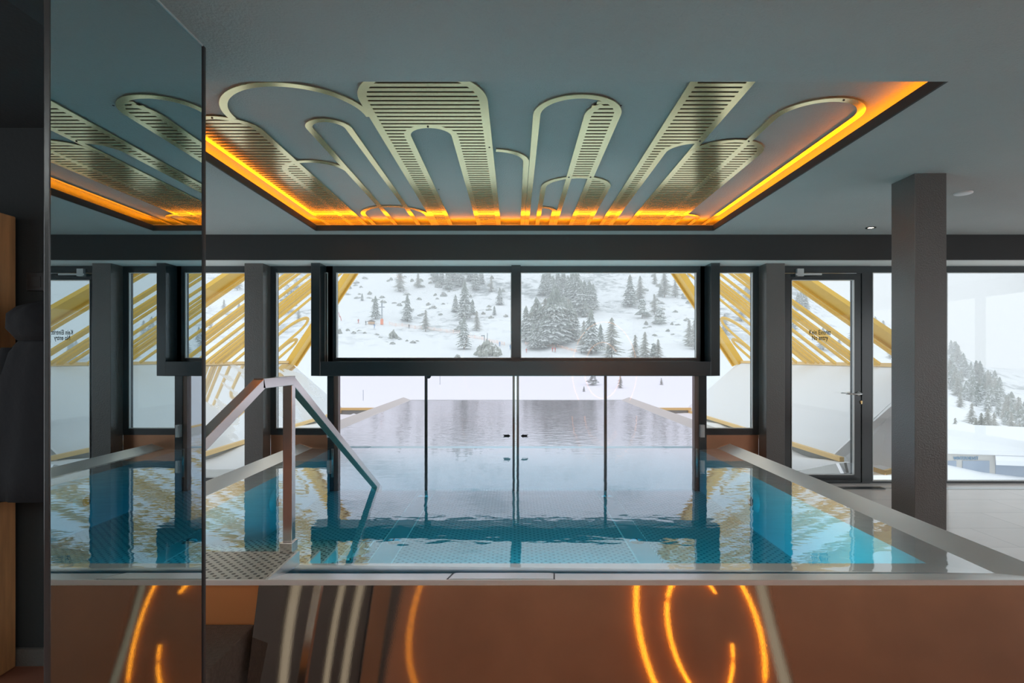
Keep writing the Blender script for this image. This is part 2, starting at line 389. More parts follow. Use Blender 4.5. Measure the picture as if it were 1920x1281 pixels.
# ---- downlights
def downlight(x, y, z, lab, power=14, spot=True):
    root = empty('ceiling_downlight', (x, y, z))
    MB().lathe([(.026,-.004),(.045,-.006),(.047,-.001),(.047,.0)], n=20).build('rim', M['plastic'], root, smooth=True)
    MB().lathe([(.0,-.002),(.026,-.002)], n=16).build('lens', M['lamp'], root)
    if spot:
        l = bpy.data.lights.new('downlight_beam', 'SPOT'); l.energy = power; l.spot_size = math.radians(110); l.spot_blend = .6
        l.color = (1,.80,.58); l.shadow_soft_size = .03
        lo = bpy.data.objects.new('downlight_beam', l); COL.objects.link(lo); lo.parent = root; lo.location = (0,0,-.02)
    tag(root, lab, 'downlight', None)
downlight(3.41, 5.45, HC, 'small recessed downlight in ceiling left of the big column', 4)
for i, (x, y) in enumerate([(-3.2,-1.2),(-1.6,-1.2),(0,-1.2),(1.6,-1.2),(3.2,-1.2),(0,.6),(3.0,.6)]):
    downlight(x, y, HC, ['recessed downlight in the rear corner near the left slit windows','recessed downlight second from left in the rear of the room','recessed downlight centrally in the rear of the room','recessed downlight before the rear loop lamps','recessed downlight at right in the rear of the room','recessed downlight above the front of the aisle','recessed downlight above the aisle at right front'][i], 30)
# linear uplights added unseen in the rear half to brighten the ceiling
for (x, lab) in ((-2.6, 'long added fill uplight at the unseen left rear of the room'), (1.2, 'long added fill uplight in the unseen middle rear of the room'), (5.0, 'long added fill uplight at the unseen right rear of the room')):
    root = empty('fill_uplight', (x, -1.9, 2.05))
    MB().box(-1.5,1.5,-.05,.05,-.04,.0).build('housing', M['plastic'], root)
    MB().box(-1.48,1.48,-.04,.04,.0005,.002).build('diffuser', M['lamp'], root)
    for q_ in (-1.3, 1.3): MB().tube([(q_,0,0),(q_,0,HC-2.05)], .003, 6).build('cable', M['plastic'], root)
    l = area('fill_uplight_glow', (0,0,.01), (math.pi,0,0), 2.9, .08, 85, (.88,.96,1)); l.parent = root
    tag(root, lab, 'lamp')
# round ceiling speaker
o = MB().lathe([(0,-.010),(.052,-.010),(.060,-.006),(.061,0)], n=28).lathe([(0,-.0105),(.006,-.0105)], n=8).build('ceiling_speaker', M['white'], smooth=True)
o.location = (3.39, 4.30, HC); tag(o, 'flat round white ceiling fitting right of the big column', 'ceiling fitting')

# ---- big column and the two columns at the window wall
c = MB().box(2.70, 2.915, 3.84, 4.08, 0, HC).build('column', M['column'], bevel=.003)
tag(c, 'large dark square column rising behind right rim of the pool', 'column')
c = MB().box(2.645, 2.84, 5.98, 6.17, 0, EYE+.988).build('column', M['column'], bevel=.003)
tag(c, 'dark slim column at window wall left of the glass door', 'column')
c = MB().box(-2.84, -2.645, 5.98, 6.17, 0, EYE+.988).build('column', M['column'], bevel=.003)
tag(c, 'dark slim column at window wall behind the pool handrail', 'column')

# ================================================================== CEILING ORNAMENT
HG = HP-.012; KF = (HG-EYE)/1.33; ZE = (ZR1+C2-.005)/KF; TW = .004
def ring_iv(Z, x0, x1, za):
    r = (x1-x0)/2; c = (x0+x1)/2; zc = za+r
    if Z < za: return None
    if Z >= zc: return (x0, x1)
    q = math.sqrt(max(0, r*r-(zc-Z)**2)); return (c-q, c+q)
cnt = [0]
def band(parent, x0, x1, za, w=.040, a0=180, a1=360, lend=ZE, rend=ZE, name='band'):
    """open-ended loop: legs run to depth lend/rend (None = no leg); arc a0..a1 (180=left, 270=apex, 360=right)"""
    r = (x1-x0)/2; c = (x0+x1)/2; zc = za+r; ro, ri = r, r-w
    out, inn = [], []
    if lend: out.append((x0, lend)); inn.append((x0+w, lend))
    n = 36
    for i in range(n+1):
        a = math.radians(a0+(a1-a0)*i/n)
        out.append((c+ro*math.cos(a), zc+ro*math.sin(a))); inn.append((c+ri*math.cos(a), zc+ri*math.sin(a)))
    if rend: out.append((x1, rend)); inn.append((x1-w, rend))
    cnt[0] += 1; z = HG-.0004*(cnt[0] % 7)
    strip(parent, out, inn, z, name)
def strip(parent, A, B, z, name='band'):
    # clip at the near edge of the opening
    mb = MB(); zc = ZR0-.20
    keep = [(a, b) for a, b in zip(A, B)]
    for (a, b), (a2, b2) in zip(keep, keep[1:]):
        if min(a[1], b[1], a2[1], b2[1]) < zc: continue
        q = [(a[0],a[1],z),(a2[0],a2[1],z),(b2[0],b2[1],z),(b[0],b[1],z)]
        mb.prism(q, (0,0,TW))
    mb.build(name, M['gold'], parent)
def bar(parent, x0, x1, y0, y1, name='band'):
    cnt[0] += 1; z = HG-.0004*(cnt[0] % 7)
    MB().box(x0, x1, y0, y1, z, z+TW).build(name, M['gold'], parent)
def slats(parent, fn, z0, z1, pitch=.0485, wid=.031):
    mb = MB(); n0 = int(z0/pitch)
    Z = n0*pitch
    while Z < z1:
        if Z >= z0:
            for (a, b) in fn(Z+wid/2):
                if b-a > .004: mb.box(a, b, Z, Z+wid, HG-.0002, HG+.003)
        Z += pitch
    mb.build('slats', M['gold'], parent)
    bk = MB(); Z = z0  # dark sheet standing in for the shade between the slats
    while Z < z1:
        for (a, b) in fn(Z+.012):
            if b-a > .01: bk.box(a+.004, b-.004, Z, min(Z+.0245, z1), HG+.0034, HG+.005)
        Z += .024
    bk.build('dark_back_sheet', M['dark_back_sheet'], parent)
w = .040
orn = empty('ceiling_ornament', (0,0,0)); tag(orn, 'left gold ceiling ornament with three loops and the widest slatted loop', 'ornament')
band(orn, -1.89, -1.475, 3.14)                       # A
slats(orn, lambda Z: [(iv[0]+.03, iv[1]-.03) for iv in [ring_iv(Z, -1.89, -1.475, 3.14)] if iv], 3.17, ZE)
band(orn, -1.655, -1.169, 3.846, rend=5.0)           # E
band(orn, -1.59, -.78, 2.753, lend=None, rend=None, a0=178, a1=358)  # G
band(orn, -1.21, -.943, 3.175)                       # D
band(orn, -1.426, -.798, 5.0)                        # H
band(orn, -.804, -.139, 2.62, w=.045)                # F
band(orn, -.663, -.339, 3.262)                       # F2
def fF(Z):
    iv = ring_iv(Z, -.804, -.139, 2.62)
    if not iv: return []
    a, b = iv[0]+.03, iv[1]-.03; h = ring_iv(Z, -.643, -.359, 3.282)
    return [(a, b)] if not h else [(a, h[0]), (h[1], b)]
slats(orn, fF, 2.4, ZE)
band(orn, -.376, .098, 3.64, lend=None, a0=275)      # I
orn2 = empty('ceiling_ornament', (0,0,0)); tag(orn2, 'middle gold ceiling ornament, tall single loop with narrow slatted leg', 'ornament')
band(orn2, .101, .583, 2.883)                        # J
band(orn2, .382, .79, 2.93, a0=180, a1=228, rend=None)       # K left edge
slats(orn2, lambda Z: [(max(ring_iv(Z,.40,.80,2.88)[0], ring_iv(Z,.12,.563,2.90)[0]), ring_iv(Z,.12,.563,2.90)[1])] if Z > 2.92 else [], 2.92, 4.19)
band(orn2, .205, .748, 4.186)                        # L
slats(orn2, lambda Z: [(.57, ring_iv(Z,.225,.728,4.21)[1])] if Z > 4.21 else [], 4.21, ZE)
band(orn2, .085, .380, 5.03, lend=None, a0=274)      # M
orn3 = empty('ceiling_ornament', (0,0,0)); tag(orn3, 'right gold ceiling ornament with wide slanting slats and thin outer loop', 'ornament')
bar(orn3, .847, .885, ZR0-.20, ZE)                   # P left
bar(orn3, 1.122, 1.163, ZR0-.20, ZE)                 # P right / Q left
band(orn3, .942, 1.342, 3.50, a1=268, rend=None)     # R
def fP(Z):
    iv = ring_iv(Z, .962, 1.322, 3.52)
    return [(.87, 1.14)] if not iv else [(.87, iv[0])]
slats(orn3, fP, ZR0-.20, ZE)
band(orn3, 1.122, 1.609, 3.481, lend=None)           # Q
slats(orn3, lambda Z: [(max(1.14, ring_iv(Z,1.142,1.589,3.5)[0]), ring_iv(Z,1.142,1.589,3.5)[1])] if Z > 3.5 else [], 3.5, ZE)
band(orn3, 1.419, 1.911, 2.92)                       # T with its left leg running through Q
band(orn3, 1.419, 1.770, 5.29, lend=None)            # U
for root, pts in ((orn, [(-1.68,3.16),(-.60,4.5),(-.16,3.6),(-.50,3.28)]), (orn2, [(.56,3.0),(.40,4.2),(.56,4.2)]), (orn3, [(1.14,3.5),(1.44,3.5),(1.7,2.94)])):
    for (x, y) in pts: MB().lathe([(0,-.0035),(.005,-.003),(.006,0)], (x, y, HG-.002), n=10).build('screw', M['plastic'], root)

for o_ in (orn, orn2, orn3): o_.scale = (KF, KF, 1)
# ================================================================== WINDOW WALL
def window(name, holes, x0, x1, z0, z1, glass='glass', y0=6.165, y1=6.235, fm='frame', seal=True):
    """frame with rectangular openings (all px->m done by the caller) plus one pane per opening"""
    root = struct(empty(name, (0,0,0)))
    mb = MB(); hs = sorted(holes); xs = x0
    for (a, b, c, d) in hs:
        mb.box(xs, a, y0, y1, z0, z1); mb.box(a, b, y0, y1, z0, c); mb.box(a, b, y0, y1, d, z1); xs = b
    mb.box(xs, x1, y0, y1, z0, z1)
    mb.build('window_frame', M[fm], root)
    for (a, b, c, d) in hs:
        MB().box(a, b, 6.195, 6.201, c, d).build('glass_pane', M[glass], root)
        if seal:
            s = MB(); q = .008
            s.box(a, a+q, y0-.004, y0+.02, c, d).box(b-q, b, y0-.004, y0+.02, c, d).box(a+q, b-q, y0-.004, y0+.02, d-q, d).box(a+q, b-q, y0-.004, y0+.02, c, c+q)
            s.build('glazing_bead', M['silver'], root)
    return root
HW = EYE+.988
# bay over the pool gate
w1 = window('window_1', [(WX(632), WX(959), WZ(672), WZ(512)), (WX(976), WX(1304), WZ(672), WZ(512))], WX(611), WX(1323), WZ(680), HW)
s = MB(); xa, xb, xc, xd = -2.134, -2.039, 2.056, 2.151; zb = EYE-.1955; zt = EYE-.0447
s.box(xa, xb, 5.96, 6.25, zb, HW).box(xc, xd, 5.96, 6.25, zb, HW).box(xb, xc, 5.96, 6.25, zb, zt)
s.build('surround', M['frame'], w1, bevel=.003)
MB().box(WX(959), WX(976), 6.10, 6.165, WZ(680), HW).build('mullion', M['frame'], w1)
# side windows
w2 = window('window_2', [(WX(520), WX(617), WZ(803), WZ(512))], -2.645, WX(617)+.05, WZ(815), HW)
MB().box(WX(617)-.0, WX(617)+.02, 6.16,6.165, WZ(815), HW)
w3 = window('window_3', [(WX(1320), WX(1409), WZ(803), WZ(512))], WX(1320)-.05, 2.645, WZ(815), HW)
for rt, x in ((w2, WX(622)), (w3, WX(1312))):
    MB().box(x-.022, x+.022, 6.10, 6.16, WZ(818), WZ(795)).box(x-.012, x+.012, 6.09, 6.10, WZ(816), WZ(797)).build('hinge_block', M['silver'], rt)
# copper clad panels below side windows
struct(MB().box(-2.645, -2.02, 6.17, 6.3, 0, WZ(815)).build('wall_front_left_panel', M['copper']))
struct(MB().box(2.02, 2.645, 6.17, 6.3, 0, WZ(815)).build('wall_front_right_panel', M['copper']))
# full height glazing left of the left column
w4 = window('window_4', [(-4.5, -3.75, .06, WZ(512)), (-3.65, -2.86, .06, WZ(512))], XL, -2.84, 0, HW)
# glazing right of the door and beyond the big column
xr0, xr1 = WX(1632), 4.62
w5 = window('window_5', [(xr0, xr1, WZ(901), WZ(512)), (4.68, 6.1, WZ(901), WZ(512)), (6.16, 7.5, WZ(901), WZ(512))], WX(1626), XRT, 0, HW)
# door
d = struct(empty('door_1', (0,0,0)))
fr = MB(); x0, x1 = 2.84, WX(1626)
fr.box(x0, x0+.03, 6.15, 6.25, 0, HW).box(WX(1611), x1-.001, 6.15, 6.25, 0, HW-.001).box(x0+.03, WX(1611), 6.15, 6.25, WZ(513), HW-.001).box(x0+.03, WX(1611), 6.15, 6.25, 0, .012)
fr.build('door_frame', M['frame'], d)
lf = MB(); lx0, lx1, gx0, gx1 = x0+.032, WX(1610), WX(1480), WX(1597)
lf.box(lx0, gx0, 6.16, 6.23, .014, WZ(514)).box(gx1, lx1, 6.16, 6.23, .014, WZ(514)).box(gx0, gx1, 6.16, 6.23, .014, WZ(889)).box(gx0, gx1, 6.16, 6.23, WZ(526), WZ(514))
lf.build('door_leaf', M['frame'], d)
MB().box(gx0, gx1, 6.19, 6.196, WZ(889), WZ(526)).build('glass_pane', M['glass'], d)
q = .012
MB().box(gx1-q, gx1, 6.15, 6.17, WZ(889), WZ(526)).box(gx0, gx0+.005, 6.15, 6.17, WZ(889), WZ(526)).box(gx0, gx1, 6.15, 6.17, WZ(889), WZ(889)+.008).box(gx0, gx1, 6.15, 6.17, WZ(526)-.006, WZ(526)).build('glazing_bead', M['silver'], d)
MB().box(WX(1484), WX(1532), 6.10, 6.115, WZ(518.5), WZ(515.5)).box(WX(1488), WX(1500), 6.115, 6.16, WZ(520), WZ(506)).build('door_closer', M['silver'], d)
hz = WZ(738)
h = MB(); h.tube([(WX(1606), 6.16, hz), (WX(1606), 6.10, hz), (WX(1600), 6.085, hz), (WX(1575), 6.08, hz+.005)], .010, 10)
h.lathe([(0,-.012),(.026,-.010),(.026,0)], (WX(1606), 6.16, hz), n=16, axis='Y')
h.build('handle', M['chrome'], d, smooth=True)
MB().tube([(WX(1606), 6.24, hz), (WX(1606), 6.30, hz), (WX(1612), 6.31, hz), (WX(1588), 6.31, hz)], .010, 10).build('handle', M['chrome'], d, smooth=True)
MB().lathe([(0,-.012),(.012,-.010),(.013,0)], (WX(1610), 6.16, WZ(753)), n=14, axis='Y').box(WX(1610)-.006, WX(1610)+.006, 6.145, 6.16, WZ(757), WZ(751)).build('lock_cylinder', M['brass'], d)
def text(body, size, loc, mat, parent, name, sxx=.62, rot=(math.pi/2,0,0), ext=.0006, off=0):
    c = bpy.data.curves.new(name, 'FONT'); c.body = body; c.size = size; c.align_x = 'CENTER'; c.extrude = ext; c.space_line = .82; c.offset = off; c.space_character = 1.08
    c.materials.append(mat); o = bpy.data.objects.new(name, c); COL.objects.link(o); o.location = loc; o.rotation_euler = rot; o.scale = (sxx, 1, 1)
    me = bpy.data.meshes.new_from_object(o.evaluated_get(bpy.context.evaluated_depsgraph_get()))
    q = bpy.data.objects.new(name, me); COL.objects.link(q); q.location = loc; q.rotation_euler = rot; q.scale = (sxx, 1, 1); q.parent = parent
    if not me.materials: me.materials.append(mat)
    bpy.data.objects.remove(o); return q
text('Kein Eintritt\nNo entry', .072, (WX(1536), 6.186, WZ(627.5)), M['black'], d, 'lettering', .60, off=.0012)

# ---- pool gate: glass panels standing in the water
PZ0 = EYE-1.45          # pool floor (apparent)
gate = empty('pool_gate', (0, 6.2, PZ0)); tag(gate, 'glass gate between indoor and outdoor pool with twin centre posts', 'gate')
def gp(mb, *a): 
    for i in range(len(mb.v)): x, y, z = mb.v[i]; mb.v[i] = (x, y-6.2, z-PZ0)
    return mb.build(*a)
zt_ = zb+.01
for a, b in ((617, 628), (1308, 1322)): gp(MB().box(WX(a), WX(b), 6.15, 6.25, PZ0, zt_), 'post', M['frame'], gate)
for a, b in ((628, 636), (1300, 1308)): gp(MB().box(WX(a), WX(b), 6.16, 6.24, PZ0, zt_), 'jamb', M['frame2'], gate)
for a, b in ((961, 965.2), (968.8, 973)): gp(MB().box(WX(a), WX(b), 6.17, 6.23, PZ0, zt_), 'centre_post', M['frame2'], gate)
for a, b in ((796.5, 801.5), (1132.5, 1137.5)): gp(MB().box(WX(a), WX(b), 6.185, 6.215, PZ0, zt_), 'glass_joint', M['frame'], gate)
for a, b in ((636, 796.5), (801.5, 961), (973, 1132.5), (1137.5, 1300)):
    gp(MB().box(WX(a), WX(b), 6.196, 6.204, PZ0+.02, zt_), 'glass_panel', M['gateglass'], gate)
for s_ in (-1, 1):
    cx_ = WX(950) if s_ < 0 else WX(983.5); z = WZ(817.5)
    L, H_ = .042, .014
    pts = [(-L,-H_),(L*.35,-H_),(L*.35,-H_*1.5),(L,0),(L*.35,H_*1.5),(L*.35,H_),(-L,H_),(-L*.6,0)]
    gp(MB().prism([(cx_ - s_*x, 6.19, z+zz) for x, zz in pts], (0,.002,0)), 'arrow_sticker', M['black'], gate)
# small sensor under the bay
o = MB().lathe([(.03,0),(.028,-.015),(.016,-.03),(0,-.034)], (WX(807), 6.05, zb+.001), n=18).build('ceiling_sensor', M['plastic'], smooth=True)
tag(o, 'small dark dome sensor under the window bay above left gate joint', 'sensor')

# ================================================================== POOL
WL = EYE-.985
pool = empty('swimming_pool', (0, 4.3, 0)); tag(pool, 'stainless steel indoor pool with wide sloping rim and battered front', 'pool')
def pb(mb, name, mat, smooth=False, bevel=0):
    for i in range(len(mb.v)): x, y, z = mb.v[i]; mb.v[i] = (x, y-4.3, z)
    return mb.build(name, mat, pool, smooth=smooth, bevel=bevel)
RT = EYE-.936
YF = 2.39; YIN = 2.595; YLED = 2.763; YEND = 6.16
BAT = .128
# rim : mitred sloped strips (front, right, left)
r = MB()
r.face([(-1.04,YF,RT),(2.33,YF,RT),(2.19,YIN,WL-.001),(-1.04,YIN,WL-.001)])
r.face([(2.33,YF,RT),(2.33,YEND,RT),(2.19,YEND,WL-.001),(2.19,YIN,WL-.001)])
pb(r, 'rim', M['rim'])
r = MB(); r.face([(-2.33,2.62,RT),(-2.19,2.7,WL-.001),(-2.19,YEND,WL-.001),(-2.33,YEND,RT)])
r.face([(-2.33,2.62,RT),(-1.6,2.62,RT),(-1.6,2.7,WL-.001),(-2.19,2.7,WL-.001)])
pb(r, 'rim', M['rim'])
r = MB(); lz = WL-.016
r.face([(-1.04,YIN,WL-.001),(2.19,YIN,WL-.001),(2.0,YLED,lz),(-1.04,YLED,lz)])
r.face([(2.19,YIN,WL-.001),(2.19,YEND,WL-.001),(2.0,YEND,lz),(2.0,YLED,lz)])
r.face([(-2.19,2.7,WL-.001),(-2.0,YLED,lz),(-2.0,YEND,lz),(-2.19,YEND,WL-.001)])
r.face([(-2.19,2.7,WL-.001),(-1.6,2.7,WL-.001),(-1.6,YLED,lz),(-2.0,YLED,lz)])
pb(r, 'overflow_ledge', M['rim'])
# basin walls
r = MB()
r.face([(-2.0,YLED,lz),(2.0,YLED,lz),(2.0,YLED,PZ0),(-2.0,YLED,PZ0)])
r.face([(2.0,YLED,lz),(2.0,YEND,lz),(2.0,YEND,PZ0),(2.0,YLED,PZ0)])
r.face([(-2.0,YLED,lz),(-2.0,YEND,lz),(-2.0,YEND,PZ0),(-2.0,YLED,PZ0)])
for s_ in (-1, 1):
    xx = sorted((s_*2.0, s_*1.97)); r.box(xx[0], xx[1], YEND, 6.26, PZ0, WL+.0)
pb(r, 'basin_wall', M['steel_pool'])
r = MB()
r.box(-2.0, -1.04, YLED, YEND+.12, PZ0-.02, PZ0).box(-.86, .87, YLED, YEND+.12, PZ0-.02, PZ0).box(1.05, 2.0, YLED, YEND+.12, PZ0-.02, PZ0)
pb(r, 'basin_floor', M['poolfloor'])
for xa_, xb_ in ((-1.03, -.87), (.88, 1.04)):
    pb(MB().box(xa_, xb_, YLED, YEND+.12, PZ0-.02, PZ0+.002), 'floor_channel', M['steel_pool'])
# battered outer apron
r = MB()
XS = -1.073
r.face([(XS,YF,RT-.008),(2.33,YF,RT-.008),(2.33+BAT,YF-BAT,0),(XS,YF-BAT,0)])
r.face([(2.33,YF,RT-.008),(2.33,6.16,RT-.008),(2.33+BAT,6.16,0),(2.33+BAT,YF-BAT,0)])
r.face([(XS,YF,RT-.008),(XS,YF-BAT,0),(XS,YF+.2,0),(XS,YF+.2,RT-.008)])
pb(r, 'apron', M['apron'])
r = MB(); r.face([(-2.33,2.62,RT-.008),(-2.33,6.16,RT-.008),(-2.33,6.16,0),(-2.33,2.62,0)]).face([(-1.6,2.62,RT-.008),(-2.33,2.62,RT-.008),(-2.33,2.62,0),(-1.6,2.62,0)])
pb(r, 'side_panel', M['steel'])
# top edge strip of front rim
pb(MB().box(-1.6, 2.33, YF-.004, YF+.004, RT-.021, RT+.001), 'rim_edge', M['rim'])
# skimmer hatch in the front rim
t0 = Vector((0, YIN-YF, WL-RT)); 
def rimpt(x, s, up=.002): return (x, YF+(YIN-YF)*s, RT+(WL-.001-RT)*s+up)
r = MB(); r.prism([rimpt(-.272,.06), rimpt(.160,.06), rimpt(.168,.97), rimpt(-.268,.97)], (0,0,.0015)); pb(r, 'skimmer_hatch', M['rim'])
r = MB()
for a, b in (((-.286,.02),(.172,.02)), ((-.286,.02),(-.28,.98)), ((.166,.02),(.18,.98))):
    pa, pb_ = rimpt(*a, up=.0012), rimpt(*b, up=.0012); r.beam(pa, pb_, .006, .001)
pb(r, 'hatch_gap', M['black'])
# landing and underwater steps
landm = MB().box(-1.6, -1.05, YF, 2.74, RT-.02, RT); pb(landm, 'landing', M['landing'])
pb(MB().box(-1.6, XS, YF+.03, 2.72, 0, RT-.02), 'landing_riser', M['orangecopper'])
dv = MB()
dv.prism([(-1.05,YF+.006,RT+.002),(-1.05,2.745,RT+.002),(-1.05,2.745,WL-.35),(-1.05,YF+.3,WL-.35)], (.012,0,0))
pb(dv, 'side_plate', M['steel'])
st = MB(); top0 = WL-.05; n_ = 5
for i in range(n_):
    y0 = 2.745+i*.30; zt2 = top0-i*.082
    pb(MB().box(-2.0, -1.05, y0, y0+.30, zt2-.02, zt2), 'step_tread', M['landing'])
    dz = MB().prism([(-1.05,y0,zt2),(-1.05,y0+.30,zt2),(-1.05,y0+.30,zt2-.082)], (.012,0,0)); pb(dz, 'step_side', M['steel'])
# lamps and nozzles
def pool_lamp(x, y, z, axis='Z', lab='', r0=.062):
    root = empty('underwater_lamp', (x, y, z)); sg = -1 if x > 0 else 1
    if axis == 'Z':
        MB().lathe([(0,.016),(r0*.55,.015),(r0*.9,.008),(r0,0)], n=28).build('lamp_body', M['chrome'], root, smooth=True)
        m = MB()
        for k in (-.022, 0, .022): m.lathe([(0,.0185),(.007,.0175),(.008,.012)], (0,k,0), n=10)
        m.build('screw', M['plastic'], root)
    else:
        MB().lathe([(0,sg*.03),(r0*.6,sg*.028),(r0*.95,sg*.014),(r0*1.15,0)], n=28, axis='X').build('lamp_body', M['steel_pool'], root, smooth=True)
        MB().lathe([(r0*.45,sg*.034),(r0*.35,sg*.05),(0,sg*.052)], n=20, axis='X').build('lamp_lens', M['plastic'], root, smooth=True)
    tag(root, lab, 'pool lamp')
pool_lamp(-.95, 4.47, PZ0+.002, 'Z', 'round chrome fitting on pool floor beside the underwater steps')
pool_lamp(.96, 4.47, PZ0+.002, 'Z', 'round pale fitting with three dots on right floor channel near front')
pool_lamp(-.95, 5.9, PZ0+.002, 'Z', 'round fitting on left floor channel near the gate')
pool_lamp(.96, 5.9, PZ0+.002, 'Z', 'round fitting on right floor channel near the gate')
pool_lamp(1.998, 4.73, EYE-1.20, 'X', 'round lamp on right pool wall under water', .085)
pool_lamp(-1.998, 4.73, EYE-1.20, 'X', 'round lamp on left pool wall under water', .085)
root = empty('underwater_fill_bar', (.2, YLED+.02, WL-.10)); tag(root, 'long added fill light bar hidden under the near edge of the pool below water', 'pool lamp')
MB().box(-1.4,1.4,-.016,.0,-.03,.03).build('housing', M['steel_pool'], root)
l = area('fill_bar_light', (0,.004,0), (math.radians(68),0,0), 2.0, .05, 125, (.96,1,1)); l.parent = root  # hidden light added to brighten the water and basin
# gate hinge tubes at water level
for s_ in (-1, 1):
    x = s_*1.955
    o = MB().tube([(x,6.10,WL-.30),(x,6.10,WL+.0)], .014, 8).build('side_seal_rod', M['steel'], smooth=True)
    tag(o, 'slim steel rod at the %s gate post in the water' % ('left' if s_ < 0 else 'right'), 'rod')
# water bodies (closed volumes)
def waterbox(name, x0, x1, y0, y1, z0, z1, mat, lab):
    o = MB().box(x0, x1, y0, y1, z0, z1).build(name, mat); tag(o, lab, 'water'); return o
wb = MB()
z0, z1 = PZ0+.003, WL
# outline of the water volume: flush top, deep basin plus thin film over the ledge
def film(pts, zt, zb_): 
    wb.prism([(x, y, zb_) for x, y in pts], (0,0,zt-zb_))
wtr = MB()
prof = [(-2.19,WL-.002),(-1.998,lz+.0005),(-1.998,PZ0+.003),(1.998,PZ0+.003),(1.998,lz+.0005),(2.19,WL-.002)]
# top
wtr.poly([(-2.19,2.7,WL),(-1.04,2.7,WL),(-1.04,YIN,WL),(2.19,YIN,WL),(2.19,6.16,WL),(-2.19,6.16,WL),
          (-1.998,2.765,PZ0+.003),(1.998,2.765,PZ0+.003),(1.998,6.16,PZ0+.003),(-1.998,6.16,PZ0+.003)],
         [(0,1,2,3,4,5),(6,9,8,7),(0,6,7,3,2,1),(3,7,8,4),(5,9,6,0),(4,8,9,5)])
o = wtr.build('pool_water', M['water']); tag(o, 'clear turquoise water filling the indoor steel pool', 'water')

# ---- handrail
hr = empty('handrail', (-1.075, 2.74, RT)); tag(hr, 'square steel handrail descending into pool on a single post', 'handrail')
X0 = -1.09
def R(mb, name): 
    for i in range(len(mb.v)): x, y, z = mb.v[i]; mb.v[i] = (x+1.075, y-2.74, z-RT)
    mb.build(name, M['rail'], hr, bevel=.002)
zr = EYE-.112; yp = 2.75
R(MB().box(X0-.022, X0+.022, yp-.022, yp+.022, RT+.0, zr-.022), 'post')
R(MB().box(X0-.03, X0+.03, yp-.04, yp+.03, RT, RT+.05), 'base_bracket')
A1 = (X0, yp+.022, zr); A2 = (X0, 2.42, zr); A3 = (X0, 1.55, zr-.36); A4 = (-1.06, 4.45, WL-.05)
def sq(a, b, nm): R(MB().beam(a, b, .044, .044), nm)
sq(A1, A2, 'top_rail'); sq((X0, 2.435, zr), A3, 'outer_rail'); sq((X0, yp, zr), A4, 'inner_rail')
R(MB().box(X0-.022, X0+.022, 1.53, 1.574, 0, zr-.34), 'post')

# ---- outer step
stp = MB().prism([(-1.105,2.07,0),(-1.6,2.07,0),(-1.6,2.07,EYE-1.134),(-1.105,2.07,EYE-1.134)], (0,.345,0)).build('entry_step', M['brownstone'], bevel=.004)
tag(stp, 'brown stone step in front of the perforated pool landing', 'step')

# ================================================================== MIRROR, JACKET, LOCKER
mr = empty('mirror_panel', (-.80, 1.22, 0)); tag(mr, 'tall dark mirror glass panel at left foreground with metal edges', 'mirror')
MB().box(-.003, 0, -.24, .238, .02, EYE+.797).build('glass', M['mirror'], mr)
MB().box(-.007, -.0035, -.24, .238, .0, EYE+.795).build('dark_back_sheet', M['plastic'], mr)
MB().box(-.009, .003, .238, .250, 0, EYE+.800).build('edge_profile', M['plastic'], mr, bevel=.002)
MB().box(-.009, .002, -.2432, -.24, 0, EYE+.800).build('edge_profile', M['frame'], mr, bevel=.002)
MB().box(-.009, .002, -.24, .238, EYE+.797, EYE+.801).build('edge_profile', M['silver'], mr)

lk = MB().box(-2.75, -2.20, 2.40, 2.512, .0, EYE+.62).build('wooden_post', M['wood'], bevel=.006)
tag(lk, 'light oak board standing against dark wall at left edge', 'board')
pl = MB().box(-2.165,-2.085,2.522,2.53,EYE+.295,EYE+.375).box(-2.15,-2.10,2.519,2.522,EYE+.31,EYE+.36).build('wall_plate', M['plastic'], bevel=.002)
tag(pl, 'dark square switch plate on the dark wall above the jacket', 'switch')
# jacket
jk = empty('hanging_jacket', (-1.93, 2.40, EYE+.19)); tag(jk, 'black hooded jacket hanging on the wall beside the mirror', 'jacket')
def loft(rows, n=40, fold=.012, seed=0):
    """rows: (z, cx, hx, hy) ellipses with cloth folds"""
    mb = MB(); V = []
    for ri, (z, cx_, hx, hy) in enumerate(rows):
        for k in range(n):
            a = 2*math.pi*k/n; s = ri/len(rows)
            q = 1+fold/hx*(math.sin(a*7+seed+ri*.12)+.6*math.sin(a*13+ri*.07))*s*2
            V.append((cx_+hx*math.cos(a)*q, hy*math.sin(a)*q, z))
    Fc = []
    for i in range(len(rows)-1):
        for k in range(n): a = i*n+k; b = i*n+(k+1) % n; Fc.append((a, b, b+n, a+n))
    Fc.append(tuple(range(n-1,-1,-1))); Fc.append(tuple(range((len(rows)-1)*n, len(rows)*n)))
    return mb.poly(V, Fc)
loft([(-.03,0,.07,.05),(-.10,0,.13,.065),(-.17,0,.20,.08),(-.30,-.01,.24,.085),(-.48,-.02,.27,.085),(-.66,-.03,.29,.09),(-.78,-.03,.30,.09)]).build('body', M['cloth'], jk, smooth=True)
loft([(-.15,-.17,.05,.05),(-.30,-.21,.065,.055),(-.48,-.25,.065,.055),(-.66,-.27,.062,.05),(-.80,-.28,.058,.045)], fold=.004).build('sleeve', M['cloth'], jk, smooth=True)
loft([(-.15,.17,.05,.05),(-.30,.21,.065,.055),(-.48,.23,.065,.055),(-.66,.24,.062,.05),(-.80,.24,.058,.045)], fold=.004).build('sleeve', M['cloth'], jk, smooth=True)
loft([(-.12,-.02,.13,.085),(-.07,-.04,.155,.10),(-.01,-.04,.15,.10),(.02,-.03,.12,.08),(.05,.02,.05,.04)], fold=.006).build('hood', M['cloth'], jk, smooth=True)
